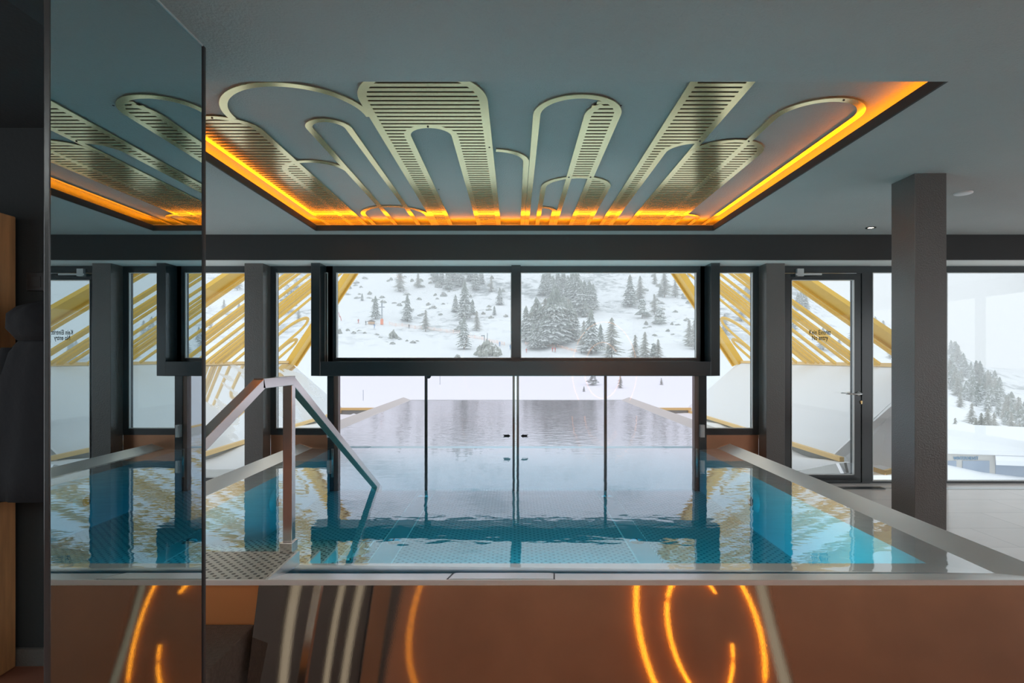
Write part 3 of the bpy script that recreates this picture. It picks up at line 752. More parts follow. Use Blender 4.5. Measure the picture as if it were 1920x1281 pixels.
hk = MB().tube([(-1.93,2.53,EYE+.27),(-1.93,2.46,EYE+.27),(-1.93,2.44,EYE+.25),(-1.93,2.43,EYE+.22)], .008, 8).lathe([(0,-.008),(.02,-.008),(.02,0)], (-1.93,2.53,EYE+.27), n=14, axis='Y').build('coat_hook', M['plastic'], smooth=True)
tag(hk, 'dark coat hook holding the hooded jacket', 'hook')
# floor grate by the door
gt = MB().box(3.3, 5.6, 5.88, 5.96, 0, .004)
o = gt.build('floor_grate', M['silver']); tag(o, 'narrow steel drain channel in floor before the door', 'grate')
o = MB().box(3.0, 3.83, 5.87, 5.97, 0.0045, .009).build('door_mat_strip', M['plastic']); tag(o, 'dark short strip on floor before the glass door', 'strip')

# ================================================================== OUTSIDE
# outdoor pool
wx0, wx1, wy1 = -2.38, 2.45, 13.1
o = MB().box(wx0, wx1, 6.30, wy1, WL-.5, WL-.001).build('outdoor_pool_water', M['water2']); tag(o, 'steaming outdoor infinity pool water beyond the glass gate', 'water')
op = empty('outdoor_pool', (0, 9.7, 0)); tag(op, 'long outdoor pool basin with pale rim stretching towards the slope', 'pool')
def ob(mb, name, mat):
    for i in range(len(mb.v)): x, y, z = mb.v[i]; mb.v[i] = (x, y-9.7, z)
    mb.build(name, mat, op)
ob(MB().box(wx0-.02, wx1+.02, 6.3, wy1+.02, WL-.55, WL-.50), 'basin_floor', M['white'])
ob(MB().box(wx0-.03, wx0, 6.3, wy1, WL-.55, WL).box(wx1, wx1+.03, 6.3, wy1, WL-.55, WL).box(wx0-.03, wx1+.03, wy1, wy1+.05, WL-.55, WL+.004), 'basin_wall', M['steel_pool'])
r = MB()
r.face([(wx0,6.3,WL-.001),(wx0,wy1,WL-.001),(wx0-.22,wy1+.2,WL+.05),(wx0-.22,6.3,WL+.05)])
ob(r, 'rim', M['concrete']); r = MB()
r.face([(wx1,6.3,WL-.001),(wx1,wy1,WL-.001),(wx1+.22,wy1+.2,WL+.05),(wx1+.22,6.3,WL+.05)])
ob(r, 'rim', M['concrete'])
# snow covered terrace strips either side of pool
for s_ in (-1, 1):
    mb = MB(); nx, ny = 8, 30
    xa_, xb_ = sorted((s_*2.62, s_*3.72)); V = []
    for j in range(ny+1):
        for i in range(nx+1):
            x = xa_+(xb_-xa_)*i/nx; y = 6.3+(12.6-6.3)*j/ny
            V.append((x, y, .10+.10*noise.noise(Vector((x*1.3, y*.9, 3)))+.05*abs(x-s_*2.6)))
    mb.poly(V, [(j*(nx+1)+i, j*(nx+1)+i+1, (j+1)*(nx+1)+i+1, (j+1)*(nx+1)+i) for j in range(ny) for i in range(nx)])
    o = mb.build('snow_drift', M['snow'], smooth=True); tag(o, 'snow lying on the terrace on the %s side of outdoor pool' % ('left' if s_ < 0 else 'right'), 'snow', None, 'stuff')
# folded flanks
PX, PH = 3.70, -1.15; QX, QH = 4.88, -.12; TX = .66
def flankpt(s_, y, k): return P(s_*(PX+(QX-PX)*k), y, PH+(QH-PH)*k)
def latpt(s_, y, w_, off=0): return P(s_*(QX-TX*w_-off*.83), y, QH+w_-off*.55)
for s_ in (-1, 1):
    side = 'left' if s_ < 0 else 'right'
    Y0, Y1 = 6.6, 12.4
    fl = empty('sloping_parapet', (s_*3.7, 6.6, 0))
    tag(fl, {'left': 'glossy snow flecked parapet below left gold lattice mirroring its bars', 'right': 'smooth snow covered sloping parapet below right gold lattice'}[side], 'parapet')
    def fb(mb, name, mat, smooth=False):
        for i in range(len(mb.v)): x, y, z = mb.v[i]; mb.v[i] = (x-s_*3.7, y-6.6, z)
        return mb.build(name, mat, fl, smooth=smooth)
    fb(MB().prism([flankpt(s_,Y0,0), flankpt(s_,Y1,0), flankpt(s_,Y1,1), flankpt(s_,Y0,1)], (s_*.05,0,-.06)), 'sloping_face', M['flank'] if s_ < 0 else M['snow'])
    fb(MB().prism([P(s_*PX,Y0-.02,PH+.03), P(s_*(QX+.05),Y0+.12,QH+.03), P(s_*4.55,6.38,-1.32), P(s_*PX,6.38,-1.32)], (0,.06,-.02)), 'end_face', M['snow'])
    fb(MB().beam(P(s_*3.95,6.36,-1.235), P(s_*4.13,6.36,-1.29), .04, .05).beam(P(s_*4.13,6.36,-1.29), P(s_*4.3,6.36,-1.25), .04, .05), 'corner_trim', M['trim'])
    fb(MB().beam(P(s_*(PX-.02),6.2+.2,PH), P(s_*(PX-.02),Y1,PH), .05, .05), 'lower_trim', M['trim'])
    fb(MB().prism([P(s_*PX,6.4,PH-.03),P(s_*PX,Y1,PH-.03),P(s_*(PX+.1),Y1,-1.6),P(s_*(PX+.1),6.4,-1.6)], (s_*.03,0,0)), 'kick_board', M['greyclad'])
    fb(MB().beam(P(s_*(QX+.01),Y0,QH+.02), P(s_*(QX+.01),Y1+.1,QH+.02), .07, .05), 'upper_trim', M['trim'])
    if s_ < 0: fb(MB().beam(P(s_*(QX+.03),Y0,QH-.07), P(s_*(QX+.03),9.8,QH-.07), .04, .09), 'weathered_board', M['trunk'])
    # closing wall at the far end, running in towards the pool
    fb(MB().beam(P(s_*(PX+.02),12.0,-1.09), P(s_*2.70,12.0,-1.09), .06, .05), 'end_trim', M['trim'])
    fb(MB().box(*sorted((s_*3.66, s_*2.72)), 12.0, 12.06, EYE-1.6, EYE-1.11), 'end_board', M['greyclad'])
    # snow lump lying in front of the end board
    mb = MB()
    for (x, hx, hz_) in ((3.35,.28,.33),(2.95,.2,.26)):
        mb.lathe([(0,hz_),(hx*.5,hz_*.85),(hx*.9,hz_*.4),(hx,0)], (s_*x, 11.85, EYE-1.5), n=16)
    o = mb.build('snow_heap', M['snow'], smooth=True); tag(o, 'small heap of snow against the %s end board of outdoor pool' % side, 'snow', None, 'stuff')
    # ---- gold lattice
    la = empty('gold_lattice_screen', P(s_*QX, Y0, QH)); tag(la, 'leaning gold lattice of slanted bars on %s side of outdoor pool' % side, 'screen')
    O = Vector(P(s_*QX, Y0, QH))
    nrm = Vector((s_*.835, 0, .55))
    def lb(mb, name):
        for i in range(len(mb.v)): x, y, z = mb.v[i]; mb.v[i] = (x-O.x, y-O.y, z-O.z)
        mb.build(name, M['latt'], la)
    WM = 2.5
    def bar_(foot, wd, dp, w0=.02, w1=None, name='slanted_bar'):
        w1 = w1 if w1 else min(WM, .87*(Y1-foot))
        a = latpt(s_, foot+w0/.87, w0); b = latpt(s_, foot+w1/.87, w1)
        mb = MB(); d_ = (Vector(b)-Vector(a)).normalized()
        mb.beam(a, b, wd, dp, up=nrm); lb(mb, name)
    bar_(6.62, .24, .06, 0, name='outer_beam')
    bar_(6.79, .03, .12, 0, name='outer_beam_flange')
    for f in (7.0, 7.55, 7.88, 8.07, 8.24, 8.9, 9.06, 9.21, 9.46, 9.78): bar_(f, .048, .03)
    # inner end beam
    lb(MB().beam(latpt(s_, Y1, -.03), latpt(s_, Y1, WM), .30, .12, up=nrm), 'inner_beam')
    lb(MB().beam(latpt(s_, Y1+.19, -.03), latpt(s_, Y1+.19, WM), .06, .2, up=nrm), 'inner_beam_flange')
    # loops near the inner beam (in-plane stadium ends)
    def plane(u, v):    # u along slanted direction from w=0, v across (depth of foot)
        w_ = u; return latpt(s_, v+u/.87, w_)
    def loop(f0, f1, uc, wd=.06):
        pts_o = []; c = (f0+f1)/2; r_ = (f1-f0)/2
        pts_o.append(plane(.02, f0))
        for i in range(17):
            a = math.pi*i/16; pts_o.append(plane(uc+r_*.8*math.sin(a), c-r_*math.cos(a)))
        pts_o.append(plane(.02, f1))
        mb = MB()
        for p, q_ in zip(pts_o, pts_o[1:]):
            d_ = (Vector(q_)-Vector(p)).normalized()*.02
            mb.beam(Vector(p)-d_, Vector(q_)+d_, wd, .03, up=nrm)
        lb(mb, 'loop')
    loop(10.25, 11.0, .62); loop(11.08, 11.5, .32, .06); loop(8.60, 9.30, 2.1); loop(7.62, 8.02, 1.7)

# ---- terrain
def smooth(a, b, x): 
    t = min(1, max(0, (x-a)/(b-a))); return t*t*(3-2*t)
def interp(tab, x):
    if x <= tab[0][0]: return tab[0][1]
    for (a, fa), (b, fb_) in zip(tab, tab[1:]):
        if x <= b: return fa+(fb_-fa)*(x-a)/(b-a)
    return tab[-1][1]
HB = [(14,-6.5),(40,-8.5),(100,-9.2),(150,-8.3),(200,-4),(250,4),(300,14),(400,46),(500,92),(700,205),(900,330),(1100,450)]
HBR = [(14,-6.5),(40,-8.5),(100,-9.2),(150,-8.3),(200,-4),(250,4),(300,14),(400,44),(450,62),(520,70),(600,60),(800,20),(1100,0)]
MT = [(.42,1),(.50,1.0),(.54,.88),(.59,.76),(.647,.58),(.763,.30),(.82,.12),(.89,0),(5,0)]
def ground(x, y):
    t = x/max(y, 1); V = interp([(14,-9),(60,-12.9),(110,-16),(200,-18),(500,-20),(900,-19),(1100,-24)], y)
    k = smooth(.44, .52, t)
    hb = interp(HB, y)*(1-k)+interp(HBR, y)*k
    m = interp(MT, t)
    h = V+(hb-V)*m if t > .42 else hb
    if y > 120:
        q = min(1, (y-120)/120)
        h += q*(2.6*noise.noise(Vector((x*.018, y*.018, 0)))+1.2*noise.noise(Vector((x*.06, y*.06, 5)))+ (q*.9)*noise.noise(Vector((x*.15, y*.15, 9))))
    return h
ys = [14+ (1100-14)*((i/150)**2.0) for i in range(151)]
ts = [-1.3+2.75*i/240 for i in range(241)]
V = []; Fc = []
for y in ys:
    for t in ts: 
        x = t*(y+4); V.append((x, y, ground(x, y)+EYE))
nn = len(ts)
for j in range(len(ys)-1):
    for i in range(nn-1): Fc.append((j*nn+i, j*nn+i+1, (j+1)*nn+i+1, (j+1)*nn+i))
def snowrock():
    m = pm('snowy_hillside', (.90,.92,.95), .9); n = m.node_tree; b = n.nodes['Principled BSDF']
    ge = n.nodes.new('ShaderNodeNewGeometry')
    k = n.nodes.new('ShaderNodeTexNoise'); k.inputs['Scale'].default_value = .16; k.inputs['Detail'].default_value = 9; k.inputs['Roughness'].default_value = .68
    n.links.new(ge.outputs['Position'], k.inputs['Vector'])
    k2 = n.nodes.new('ShaderNodeTexNoise'); k2.inputs['Scale'].default_value = .012; k2.inputs['Detail'].default_value = 3
    n.links.new(ge.outputs['Position'], k2.inputs['Vector'])
    ad = n.nodes.new('ShaderNodeMath'); ad.operation = 'ADD'; n.links.new(k.outputs['Fac'], ad.inputs[0]); n.links.new(k2.outputs['Fac'], ad.inputs[1])
    r_ = n.nodes.new('ShaderNodeValToRGB'); n.links.new(ad.outputs[0], r_.inputs[0])
    # range is 0..2 -> scaled
    sc = n.nodes.new('ShaderNodeMath'); sc.operation = 'MULTIPLY'; sc.inputs[1].default_value = .5; n.links.new(ad.outputs[0], sc.inputs[0]); n.links.new(sc.outputs[0], r_.inputs[0])
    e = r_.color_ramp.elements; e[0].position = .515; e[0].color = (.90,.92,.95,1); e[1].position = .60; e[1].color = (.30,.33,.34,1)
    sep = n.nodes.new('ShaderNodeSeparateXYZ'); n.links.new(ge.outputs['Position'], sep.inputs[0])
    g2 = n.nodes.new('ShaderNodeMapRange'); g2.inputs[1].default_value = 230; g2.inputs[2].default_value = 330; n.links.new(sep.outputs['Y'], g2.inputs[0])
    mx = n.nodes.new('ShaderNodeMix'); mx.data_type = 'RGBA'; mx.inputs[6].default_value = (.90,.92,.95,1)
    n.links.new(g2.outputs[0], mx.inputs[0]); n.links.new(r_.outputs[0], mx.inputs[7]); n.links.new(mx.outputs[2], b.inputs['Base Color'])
    return m
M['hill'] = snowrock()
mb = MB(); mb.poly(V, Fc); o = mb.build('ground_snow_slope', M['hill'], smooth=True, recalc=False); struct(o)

def hit(px, py):
    """walk out along the line of sight to the hillside"""
    t = (px-CX)/F; e = (CY-py)/F; y = 30.0
    while y < 1050:
        if ground(t*y, y) >= e*y: return (t*y, y, ground(t*y, y)+EYE)
        y *= 1.006
    return None

# ---- trees
def conifer_mesh(seed, tiers, spread, jag, gap, crown='fir'):
    rnd = random.Random(seed); mb = MB(); H = 1.0
    for i in range(tiers):
        s = i/tiers; z0 = .10+.84*s; R0 = spread*(1-s)**.75*(.85+.3*rnd.random())+.012; dz = .84/tiers*(1.3 if crown == 'fir' else .9)
        n = 11; V = [(rnd.uniform(-.01,.01), rnd.uniform(-.01,.01), min(1.0, z0+dz*1.15))]; ph = rnd.random()*6
        for k in range(n*2):
            a = ph+math.pi*k/n; rr = R0*((1 if k % 2 == 0 else gap)*(1+rnd.uniform(-jag, jag)))
            V.append((rr*math.cos(a), rr*math.sin(a), z0-(.035 if k % 2 == 0 else 0)+rnd.uniform(-.012,.012)))
        Fx = [(0, k+1, (k+1) % (2*n)+1) for k in range(2*n)]
        mb.poly(V, Fx)
    me = bpy.data.meshes.new('crown'); me.from_pydata(mb.v, [], mb.f); return me
def round_mesh(seed):
    rnd = random.Random(seed); mb = MB()
    for c in range(16):
        s = c/16; cx_ = rnd.uniform(-.2,.2)*(1-s); cy_ = rnd.uniform(-.2,.2)*(1-s); cz = .15+.75*s; r_ = .2*(1-s*.6)
        n = 9; V = [(cx_, cy_, cz+r_*.8)]
        for k in range(n):
            a = 2*math.pi*k/n; rr = r_*rnd.uniform(.7,1.35); V.append((cx_+rr*math.cos(a), cy_+rr*math.sin(a), cz+rnd.uniform(-.06,.02)))
        V.append((cx_, cy_, cz-r_*.4))
        mb.poly(V, [(0,k+1,(k+1) % n+1) for k in range(n)]+[(n+1,(k+1) % n+1,k+1) for k in range(n)])
    me = bpy.data.meshes.new('crown'); me.from_pydata(mb.v, [], mb.f); return me
CROWN = {}
for k in range(3):
    CROWN['fir', k] = conifer_mesh(10+k, 13, .21, .3, .62)
    CROWN['larch', k] = conifer_mesh(20+k, 15, .22, .5, .30, 'larch')
    CROWN['stone', k] = round_mesh(30+k)
for (kd, k), me in CROWN.items(): me.materials.append(M[{'fir':'fir','larch':'larch','stone':'fir'}[kd]])
tm = MB().tube([(0,0,-.06),(0,0,.3),(0,0,.9)], [.016,.012,.003], 6); tro = tm.build('trunk', M['trunk']); TR = tro.data; bpy.data.objects.remove(tro)
def tree(kind, px, py, hpx, label, group=None, wf=1.0, pos=None):
    p = pos or hit(px, py)
    if not p: return
    H = hpx*p[1]/F
    root = empty('conifer_tree', (p[0], p[1], p[2]-.2)); k = random.randrange(3)
    H *= 1.22; wf *= 1.25
    root.scale = (H*wf*random.uniform(.9,1.1), H*wf*random.uniform(.9,1.1), H*1.05); root.rotation_euler = (0,0,random.uniform(0,6.28))
    for nm, me in (('crown', CROWN[kind, k]), ('trunk', TR)):
        c = bpy.data.objects.new(nm, me); COL.objects.link(c); c.parent = root
    tag(root, label, 'tree', group)
# single trees, left upper pane
for kd, px, py, h, lab in [
    ('larch',750,548,38,'bare larch at top of left pane left of the rocks'),
    ('fir',704,600,36,'grey fir just left of the ski lift pylon'),
    ('fir',764,604,42,'full dark fir right of the ski lift pylon'),
    ('larch',798,622,34,'pale larch standing on the orange fence line'),
    ('fir',655,531,17,'tiny fir beside the gold corner of left pane'),
    ('fir',679,565,12,'tiny lone fir high above the ski hut'),
    ('fir',871,600,60,'tallest dark conifer column right of the rocky crag'),
    ('fir',854,586,28,'small fir at left foot of the tallest conifer column'),
    ('fir',886,590,24,'small fir at right foot of the tallest conifer column'),
    ('fir',937,573,28,'lone dense fir near right side of left pane'),
    ('fir',927,592,15,'small greenish fir below the lone dense fir'),
    ('larch',894,622,32,'pale larch behind the big snowy fir'),
    ('fir',870,655,52,'big snowy fir in front near right end of left pane'),
    ('stone',864,622,20,'round bushy tree top behind the big snowy fir'),
    ('larch',921,548,24,'thin dark larch above the lone dense fir'),
    ('fir',840,545,36,'grey fir on rocky crag in left pane'),
    ('fir',892,545,34,'grey fir at the right edge of the rocky crag'),
    ('larch',784,540,24,'faint larch between bare larch and rocky crag')]:
    tree(kd, px, py, h, lab)
G1 = 'conifers of the rocky crag at top of left pane'
for px, py, h in [(818,530,24),(828,536,26),(850,530,28),(862,540,34),(882,530,30),(902,534,26),(812,520,18),(874,515,22),(858,520,26)]:
    tree('fir', px, py, h, 'dark conifer among the dense group on rocky crag', G1, 1.2)
# right upper pane
G2 = 'conifers of the dense clump beside the centre mullion'
for px, py, h in [(986,640,54),(998,645,58),(1006,638,66),(1014,648,62),(1022,645,72),(1030,650,74),(1036,650,86),(1044,648,88),(1052,642,60),(1062,638,56),(1070,642,62),(1078,640,48),(1040,600,56),(1027,620,50),(1000,655,40),(1016,655,44),(1066,600,34),(1058,625,58)]:
    tree('fir' if random.random() < .6 else 'larch', px, py, h, 'tall grey conifer in the dense clump right of centre mullion', G2, 1.15)
G3 = 'conifers of the upper clump above the ski run'
for px, py, h in [(1065,560,36),(1074,575,56),(1082,580,62),(1090,590,52),(1096,580,44),(1105,585,48),(1112,582,40),(1046,545,30),(1030,550,34),(1018,555,34),(1037,560,36),(1098,596,26),(1056,540,30),(1024,530,22),(1050,565,28)]:
    tree('fir', px, py, h, 'grey conifer in the upper clump above the left ski run edge', G3, 1.15)
for kd, px, py, h, lab in [
    ('fir',1108,665,70,'tall slender fir standing alone right of the dense clump'),
    ('fir',1126,655,38,'narrow small fir between two tall trees'),
    ('larch',1147,672,64,'tall wispy larch right of the narrow small fir'),
    ('fir',1140,672,22,'small fir at the foot of the wispy larch'),
    ('larch',1095,655,46,'bare thin larch left of the tall slender fir'),
    ('fir',1181,576,50,'dark tapering fir at left of the pair on the ski run'),
    ('larch',1200,568,42,'pale slim larch right of the dark tapering fir'),
    ('stone',1204,598,32,'broad fir below the pair on the ski run'),
    ('larch',1227,590,32,'slim larch in the right group on ski run'),
    ('stone',1236,610,30,'rounded fir in the right group on ski run'),
    ('larch',1191,675,40,'bare larch at bottom of the right pane'),
    ('larch',1209,676,46,'tallest larch at bottom of right pane'),
    ('stone',1226,676,28,'bushy tree at the bottom of right pane'),
    ('larch',1234,676,34,'thin spire tree at bottom of right pane'),
    ('larch',1292,650,42,'wide bare tree at right edge of right pane'),
    ('larch',1302,655,46,'dense bare tree touching right frame of right pane'),
    ('larch',1246,557,42,'tall larch high at right of ski run'),
    ('fir',1238,556,18,'small fir beside the tall high larch'),
    ('larch',1266,558,30,'faint spreading larch high on the right'),
    ('larch',1290,555,30,'faint larch near gold corner of right pane'),
    ('larch',1228,535,22,'small dark conifer near top of right pane')]:
    tree(kd, px, py, h, lab)
# trees seen through lower gate and side panes
for kd, px, py, h, lab in [
    ('stone',1112,722,24,'snowy bush tree on slope seen through right gate glass'),
    ('larch',1163,728,22,'small leaning larch seen through rightmost gate glass'),
    ('fir',1095,735,10,'tiny shrub tree left of the bush through gate glass'),
    ('larch',1240,722,12,'tiny bare tree near right end of the gate'),
    ('stone',540,588,44,'grey tree behind bars of left lattice'),
    ('stone',556,560,30,'grey tree higher behind bars of left lattice')]:
    tree(kd, px, py, h, lab)
# behind the right lattice and on the right ridge
G4 = 'hazy conifers behind the right gold lattice'
for i in range(34):
    px = random.uniform(1310, 1680); py = random.uniform(560, 650) + max(0, (px-1500)*.35)
    if py > 680: continue
    tree(random.choice(['fir','larch']), px, py, random.uniform(22, 40), 'hazy conifer on the hillside behind right gold lattice', G4, 1.1)
G5 = 'hazy conifers on the wooded ridge in the right window'
for i in range(95):
    px = random.uniform(1780, 1925); ridge = 655+(px-1780)*.85
    py = ridge+random.uniform(8, 80)*(1-.5*(px-1780)/150)
    tree(random.choice(['fir','fir','larch']), px, min(py, 815), random.uniform(18, 32), 'hazy conifer on the wooded ridge seen in right window', G5, 1.15)
G6 = 'bare conifers below the ridge in the right window'
for px, py, h in [(1791,815,28),(1822,795,34),(1830,818,30),(1840,820,40),(1852,820,46),(1864,816,36),(1896,806,30),(1912,822,26),(1800,765,26)]:
    tree('larch', px, py, h, 'bare frosted tree at the foot of the wooded ridge', G6)
G7 = 'hazy conifers behind the left gold lattice'
for px, py, h in [(400,560,26),(420,590,22),(445,545,30),(448,590,20),(395,620,20),(530,520,24),(560,600,18),(340,560,30),(300,590,30),(430,530,24)]:
    tree('larch', px, py, h, 'hazy conifer on hillside behind left gold lattice', G7)
# ---- snowy shrubs
def shrub_mesh(seed):
    rnd = random.Random(seed); mb = MB()
    for c in range(46):
        a = rnd.uniform(0, 6.283); q = rnd.random()**.5*.34; x, y = q*math.cos(a), q*math.sin(a)
        top = (1-(q/.40)**2)*rnd.uniform(.55,1.0); r_ = rnd.uniform(.05,.10); n = 6
        V = [(x, y, top)]+[(x+r_*math.cos(6.283*k/n+c)*rnd.uniform(.6,1.3), y+r_*math.sin(6.283*k/n+c)*rnd.uniform(.6,1.3), max(-.1, top-rnd.uniform(.16,.34))) for k in range(n)]
        V.append((x, y, max(-.15, top-.45)))
        mb.poly(V, [(0,k+1,(k+1) % n+1) for k in range(n)]+[(n+1,(k+1) % n+1,k+1) for k in range(n)])
    me = bpy.data.meshes.new('shrub'); me.from_pydata(mb.v, [], mb.f); return me
shm = [shrub_mesh(50+k) for k in range(3)]
for m_ in shm: m_.materials.append(M['pine'])
random.seed(11)
def shrub(px, py, wpx, hpx, lab, group=None):
    p = hit(px, py)
    if not p: return
    o = bpy.data.objects.new('snowy_shrub', random.choice(shm)); COL.objects.link(o); o.location = (p[0], p[1], p[2]-.3)
    W_ = wpx*p[1]/F; o.scale = (W_*1.6, W_*1.6, hpx*p[1]/F*1.15); o.rotation_euler = (0,0,random.uniform(0,6))
    tag(o, lab, 'shrub', group)
shrub(737,636,18,18,'round dwarf pine in middle of left pane')
shrub(916,668,44,30,'large dwarf pine mass at right bottom of left pane')
shrub(905,664,26,20,'dwarf pine left part beside big snowy fir')
shrub(928,664,24,18,'dwarf pine lump at the right of the large mass')
shrub(858,670,10,8,'small shrub below the big snowy fir')
shrub(636,625,10,10,'shrub at the left edge of left pane')
for px, py in [(652,620),(663,625),(674,622),(684,625),(706,628),(750,638),(763,640),(774,642),(782,641),(713,634),(736,645),(724,642),(747,634)]:
    shrub(px, py, random.uniform(6,10), random.uniform(3,5), 'small snowy shrub in the row below the orange fence', 'small shrubs below the orange fence')
G8 = 'snow dusted scrub on the upper slope'
for i in range(90):
    px = random.uniform(640, 955) if i < 60 else random.uniform(1200, 1300); py = random.uniform(520, 598) if i < 60 else random.uniform(515, 640)
    if i < 60 and py > 520+(px-600)*.32+20: py = random.uniform(518, 570)
    shrub(px, py, random.uniform(6, 13), random.uniform(3, 7), 'low snow dusted scrub scattered over the upper slope', G8)
# ---- rocks on the crag
for i, (px, py, wpx, hpx) in enumerate([(822,540,14,12),(832,556,14,12),(846,536,16,12),(880,590,12,8),(820,562,8,5),(865,530,18,14)]):
    p = hit(px, py)
    if not p: continue
    me = shm[0].copy(); me.materials.clear(); me.materials.append(M['greyclad'])
    o = bpy.data.objects.new('rock_outcrop', me); COL.objects.link(o); o.location = (p[0], p[1], p[2]-.5)
    s_ = wpx*p[1]/F; o.scale = (s_*1.5, s_, hpx*p[1]/F); tag(o, 'grey rock outcrop on the crag in left pane', 'rock', 'rock outcrops of the crag')

# ---- ski slope furniture
def at(px, py): return Vector(hit(px, py))
p = at(716, 610); sc = p.y/F
pyl = empty('lift_pylon', p); tag(pyl, 'ski lift pylon with crossarm and orange padded base', 'pylon')
hh = 40*sc
m = MB()
for s1 in (-1,1):
    m.tube([(s1*1.2*sc,0,0),(s1*.5*sc,0,hh)], .5*sc, 5)
for k in range(8): m.tube([(-1.1*sc,0,hh*k/8),(1.1*sc,0,hh*(k+1)/8)], .25*sc, 4)
m.build('mast', M['greypole'], pyl)
MB().box(-5*sc,5*sc,-.3,.3,hh*.80,hh*.84).box(-1*sc,1*sc,-.3,.3,hh*.84,hh*1.02).build('crossarm', M['greypole'], pyl)
MB().lathe([(2.8*sc,0),(2.8*sc,10*sc),(1.5*sc,11*sc)], n=8).build('padding', M['orange'], pyl)
p = at(697, 609); sc = p.y/F
hut = empty('ski_hut', p); tag(hut, 'small brown wooden hut with flat roof left of the lift pylon', 'hut')
MB().box(-6*sc,5*sc,-3*sc,3*sc,0,4*sc).build('wall', M['wood'], hut)
MB().prism([(-9*sc,-4*sc,4*sc),(8*sc,-4*sc,4*sc),(0,-4*sc,7.5*sc)], (0,8*sc,0)).build('roof', M['trunk'], hut)
# orange fence
def fence(pts, lab, hpx=5):
    root = empty('safety_fence', at(*pts[0])); tag(root, lab, 'fence'); o0 = root.location
    P3 = [at(*q_) for q_ in pts]; net = MB()
    for a, b in zip(P3, P3[1:]):
        hs = hpx*a.y/F; h2 = hpx*b.y/F
        for zf in (.25, .6, 1.0):
            net.beam(a-o0+Vector((0,0,hs*zf)), b-o0+Vector((0,0,h2*zf)), .12, .14)
    net.build('netting', M['paleorange'], root)
    for a in P3:
        MB().tube([a-o0, a-o0+Vector((0,0,hpx*1.3*a.y/F))], .12, 5).build('stake', M['paleorange'], root)
fence([(730+i*12, 611+i*1.45) for i in range(12)], 'long orange netting fence running across slope below the pylon')
fence([(862+i*14, 630+i*3.0) for i in range(7)], 'orange netting fence continuing right behind the big snowy fir')
fence([(985+i*11, 648+i*.9) for i in range(6)], 'orange fence in front of the dense clump', 4)
fence([(1045+i*9, 652+i*2.2) for i in range(5)], 'thin fence right of the two skiers', 4)
# skiers
def person(px, py, hpx, mat, lab, lean=0):
    p = hit(px, py)
    if not p: return
    H = hpx*p[1]/F
    root = empty('person', p); tag(root, lab, 'person')
    me = bpy.data.meshes.new('body')
    vv = [(0,0,.52),(0,0,.66),(0,.01,.80),(0,0,.86),(-.05,0,.5),(-.07,-.04,.27),(-.07,0,.02),(-.07,-.07,0),(.05,0,.5),(.07,-.04,.27),(.07,.02,.02),(.07,-.05,0),(-.11,0,.80),(-.16,-.05,.64),(-.13,-.14,.55),(.11,0,.80),(.16,-.05,.64),(.13,-.14,.55)]
    ee = [(0,1),(1,2),(2,3),(0,4),(4,5),(5,6),(6,7),(0,8),(8,9),(9,10),(10,11),(2,12),(12,13),(13,14),(2,15),(15,16),(16,17)]
    me.from_pydata([(x*H+lean*z*H, y*H, z*H) for x, y, z in vv], ee, [])
    me.materials.append(mat)
    o = bpy.data.objects.new('body', me); COL.objects.link(o); o.parent = root
    md = o.modifiers.new('skin', 'SKIN')
    rr = [.09,.09,.09,.035,.065,.05,.035,.03,.065,.05,.035,.03,.045,.035,.025,.045,.035,.025]
    for i, r_ in enumerate(rr): me.skin_vertices[0].data[i].radius = (r_*H*.9, r_*H*.9)
    me.skin_vertices[0].data[0].use_root = True
    o.modifiers.new('sub', 'SUBSURF').levels = 1
    MB().lathe([(0,1.0*H),(.045*H,.985*H),(.062*H,.94*H),(.055*H,.895*H),(.03*H,.865*H),(0,.86*H)], (lean*.92*H,0,0), n=10).build('helmet', M['plastic'], root, smooth=True)
    for s1 in (-1,1): MB().box(s1*.07*H-.025*H, s1*.07*H+.025*H, -.5*H, .4*H, -.01*H, .01*H).build('ski', M['plastic'], root)
person(672,608,9,M['red'],'skier in red beside the hut at left')
person(686,610,8,M['plastic'],'dark dressed skier close to the hut')
person(702,618,8,M['blue'],'skier in blue below the wooden hut')
person(767,617,8,M['plastic'],'dark dressed skier at the orange fence below full fir')
person(937,650,9,M['blue'],'skier in blue beside the large dwarf pine mass')
person(957,656,10,M['blue'],'skier in blue next to centre mullion')
person(987,662,8,M['red'],'skier in red just right of centre mullion')
person(1036,660,9,M['red'],'left one of two skiers in red before dense clump')
person(1041,660,9,M['red'],'right one of two skiers in red before dense clump')
person(1090,665,6,M['plastic'],'dark skier alone beneath tall slender fir')
# red slalom poles
for i, (px, py) in enumerate([(637,597),(640,602)]):
    p = hit(px, py)
    if p:
        s_ = p[1]/F; o = MB().tube([(0,0,0),(-2*s_,0,9*s_)], .6*s_, 6).build('slalom_pole', M['red']); o.location = p
        tag(o, ['red slalom pole at far left of left pane, upper one','red slalom pole at far left of left pane, lower one'][i], 'pole')
# thin snow stake seen through gate
p = at(681, 752); s_ = p.y/F
o = MB().tube([(0,0,0),(0,0,20*s_)], .5*s_, 5).build('marker_stake', M['greypole']); o.location = p; tag(o, 'thin marker stake on the snow behind the leftmost gate glass', 'stake')
p = at(825, 722); s_ = p.y/F
o = MB().tube([(0,0,0),(0,0,22*s_)], .5*s_, 5).build('marker_stake', M['greypole']); o.location = p; tag(o, 'thin marker stake right of the first gate joint', 'stake')
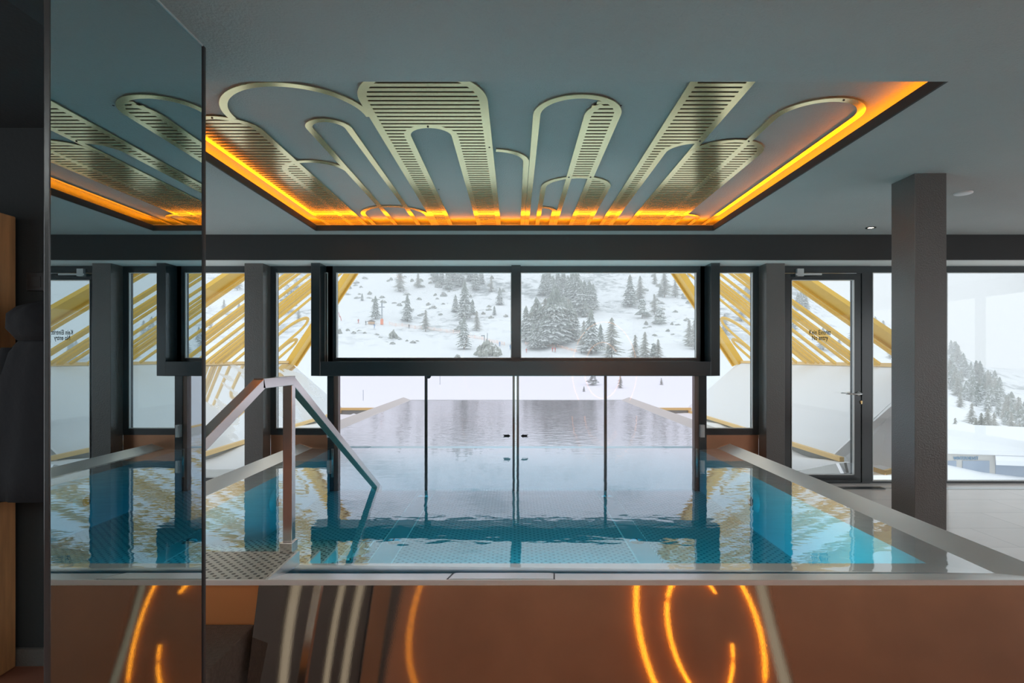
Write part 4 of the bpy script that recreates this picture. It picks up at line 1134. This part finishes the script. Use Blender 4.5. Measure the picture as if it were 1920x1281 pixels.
# two grey posts near big fir
p = at(908, 645); s_ = p.y/F
o = MB().box(-.8*s_,.8*s_,-.2,.2,0,16*s_).box(5*s_,6.4*s_,-.2,.2,0,20*s_).box(-6*s_,.8*s_,-.2,.2,14*s_,16*s_).build('snow_gun', M['greypole']); o.location = p; tag(o, 'grey posts of a snow gun above the large dwarf pine', 'snow gun')

# ---- garage building in the right window
YG = 62.0
def GX(px): return (px-CX)*YG/F
def GZ(py): return EYE+(CY-py)*YG/F
g = empty('garage_building', (GX(1850), YG, GZ(899))); tag(g, 'low garage building with blue doors and snow covered roof', 'building')
gl = Vector((GX(1850), YG, GZ(899)))
def gb(mb, name, mat):
    for i in range(len(mb.v)): x, y, z = mb.v[i]; mb.v[i] = (x-gl.x, y-gl.y, z-gl.z)
    return mb.build(name, mat, g)
zb0 = GZ(905)
gb(MB().box(GX(1640), GX(2100), YG, YG+9, zb0, GZ(849)), 'wall', M['concrete'])
gb(MB().prism([(GX(1630),YG-.25,GZ(846)),(GX(2110),YG-.25,GZ(860)),(GX(2110),YG+12,GZ(835)),(GX(1630),YG+12,GZ(815))], (0,0,.5)), 'roof_snow', M['snow'])
for a, b in ((1700,1792),(1804,1854),(1866,1922),(1934,1990),(2000,2060)):
    gb(MB().box(GX(a), GX(b), YG-.1, YG, zb0, GZ(864)), 'garage_door', M['shutter'])
gb(MB().prism([(GX(1853),YG-1.0,GZ(869)),(GX(2100),YG-1.0,GZ(878)),(GX(2100),YG,GZ(868)),(GX(1866),YG,GZ(861))], (0,0,.5)), 'canopy', M['snow'])
gb(MB().box(GX(1814), GX(1850), YG-.16, YG-.1, GZ(899), GZ(893)), 'blue_notice', M['blue'])
tx = text('WINTERDIENST', .50, (GX(1810)-gl.x, -.08, GZ(862)-gl.z), M['signblue'], g, 'lettering', .72, ext=.03)
# snow bank before the garage
mb = MB(); 
mb.lathe([(0,1.5),(3,1.25),(6,.5),(8,-.5)], (GX(1778), 50, GZ(903)-1.9), n=24)
o = mb.build('snow_bank', M['snow'], smooth=True); tag(o, 'white snow bank in front of the garage building', 'snow', None, 'stuff')

# ================================================================== HAZE (falling snow in the valley air)
hz = MB().box(-1400, 1600, 16, 1180, -60, 620).build('valley_haze', None)
mh = bpy.data.materials.new('valley_haze'); mh.use_nodes = True; n = mh.node_tree; n.nodes.clear()
oo = n.nodes.new('ShaderNodeOutputMaterial'); vsn = n.nodes.new('ShaderNodeVolumeScatter'); vsn.inputs['Density'].default_value = .0012
vsn.inputs['Color'].default_value = (.99,.995,1,1); n.links.new(vsn.outputs[0], oo.inputs['Volume'])
hz.data.materials.clear(); hz.data.materials.append(mh)
tag(hz, 'thin white haze of falling snow over the valley and slope', 'haze', None, 'stuff')
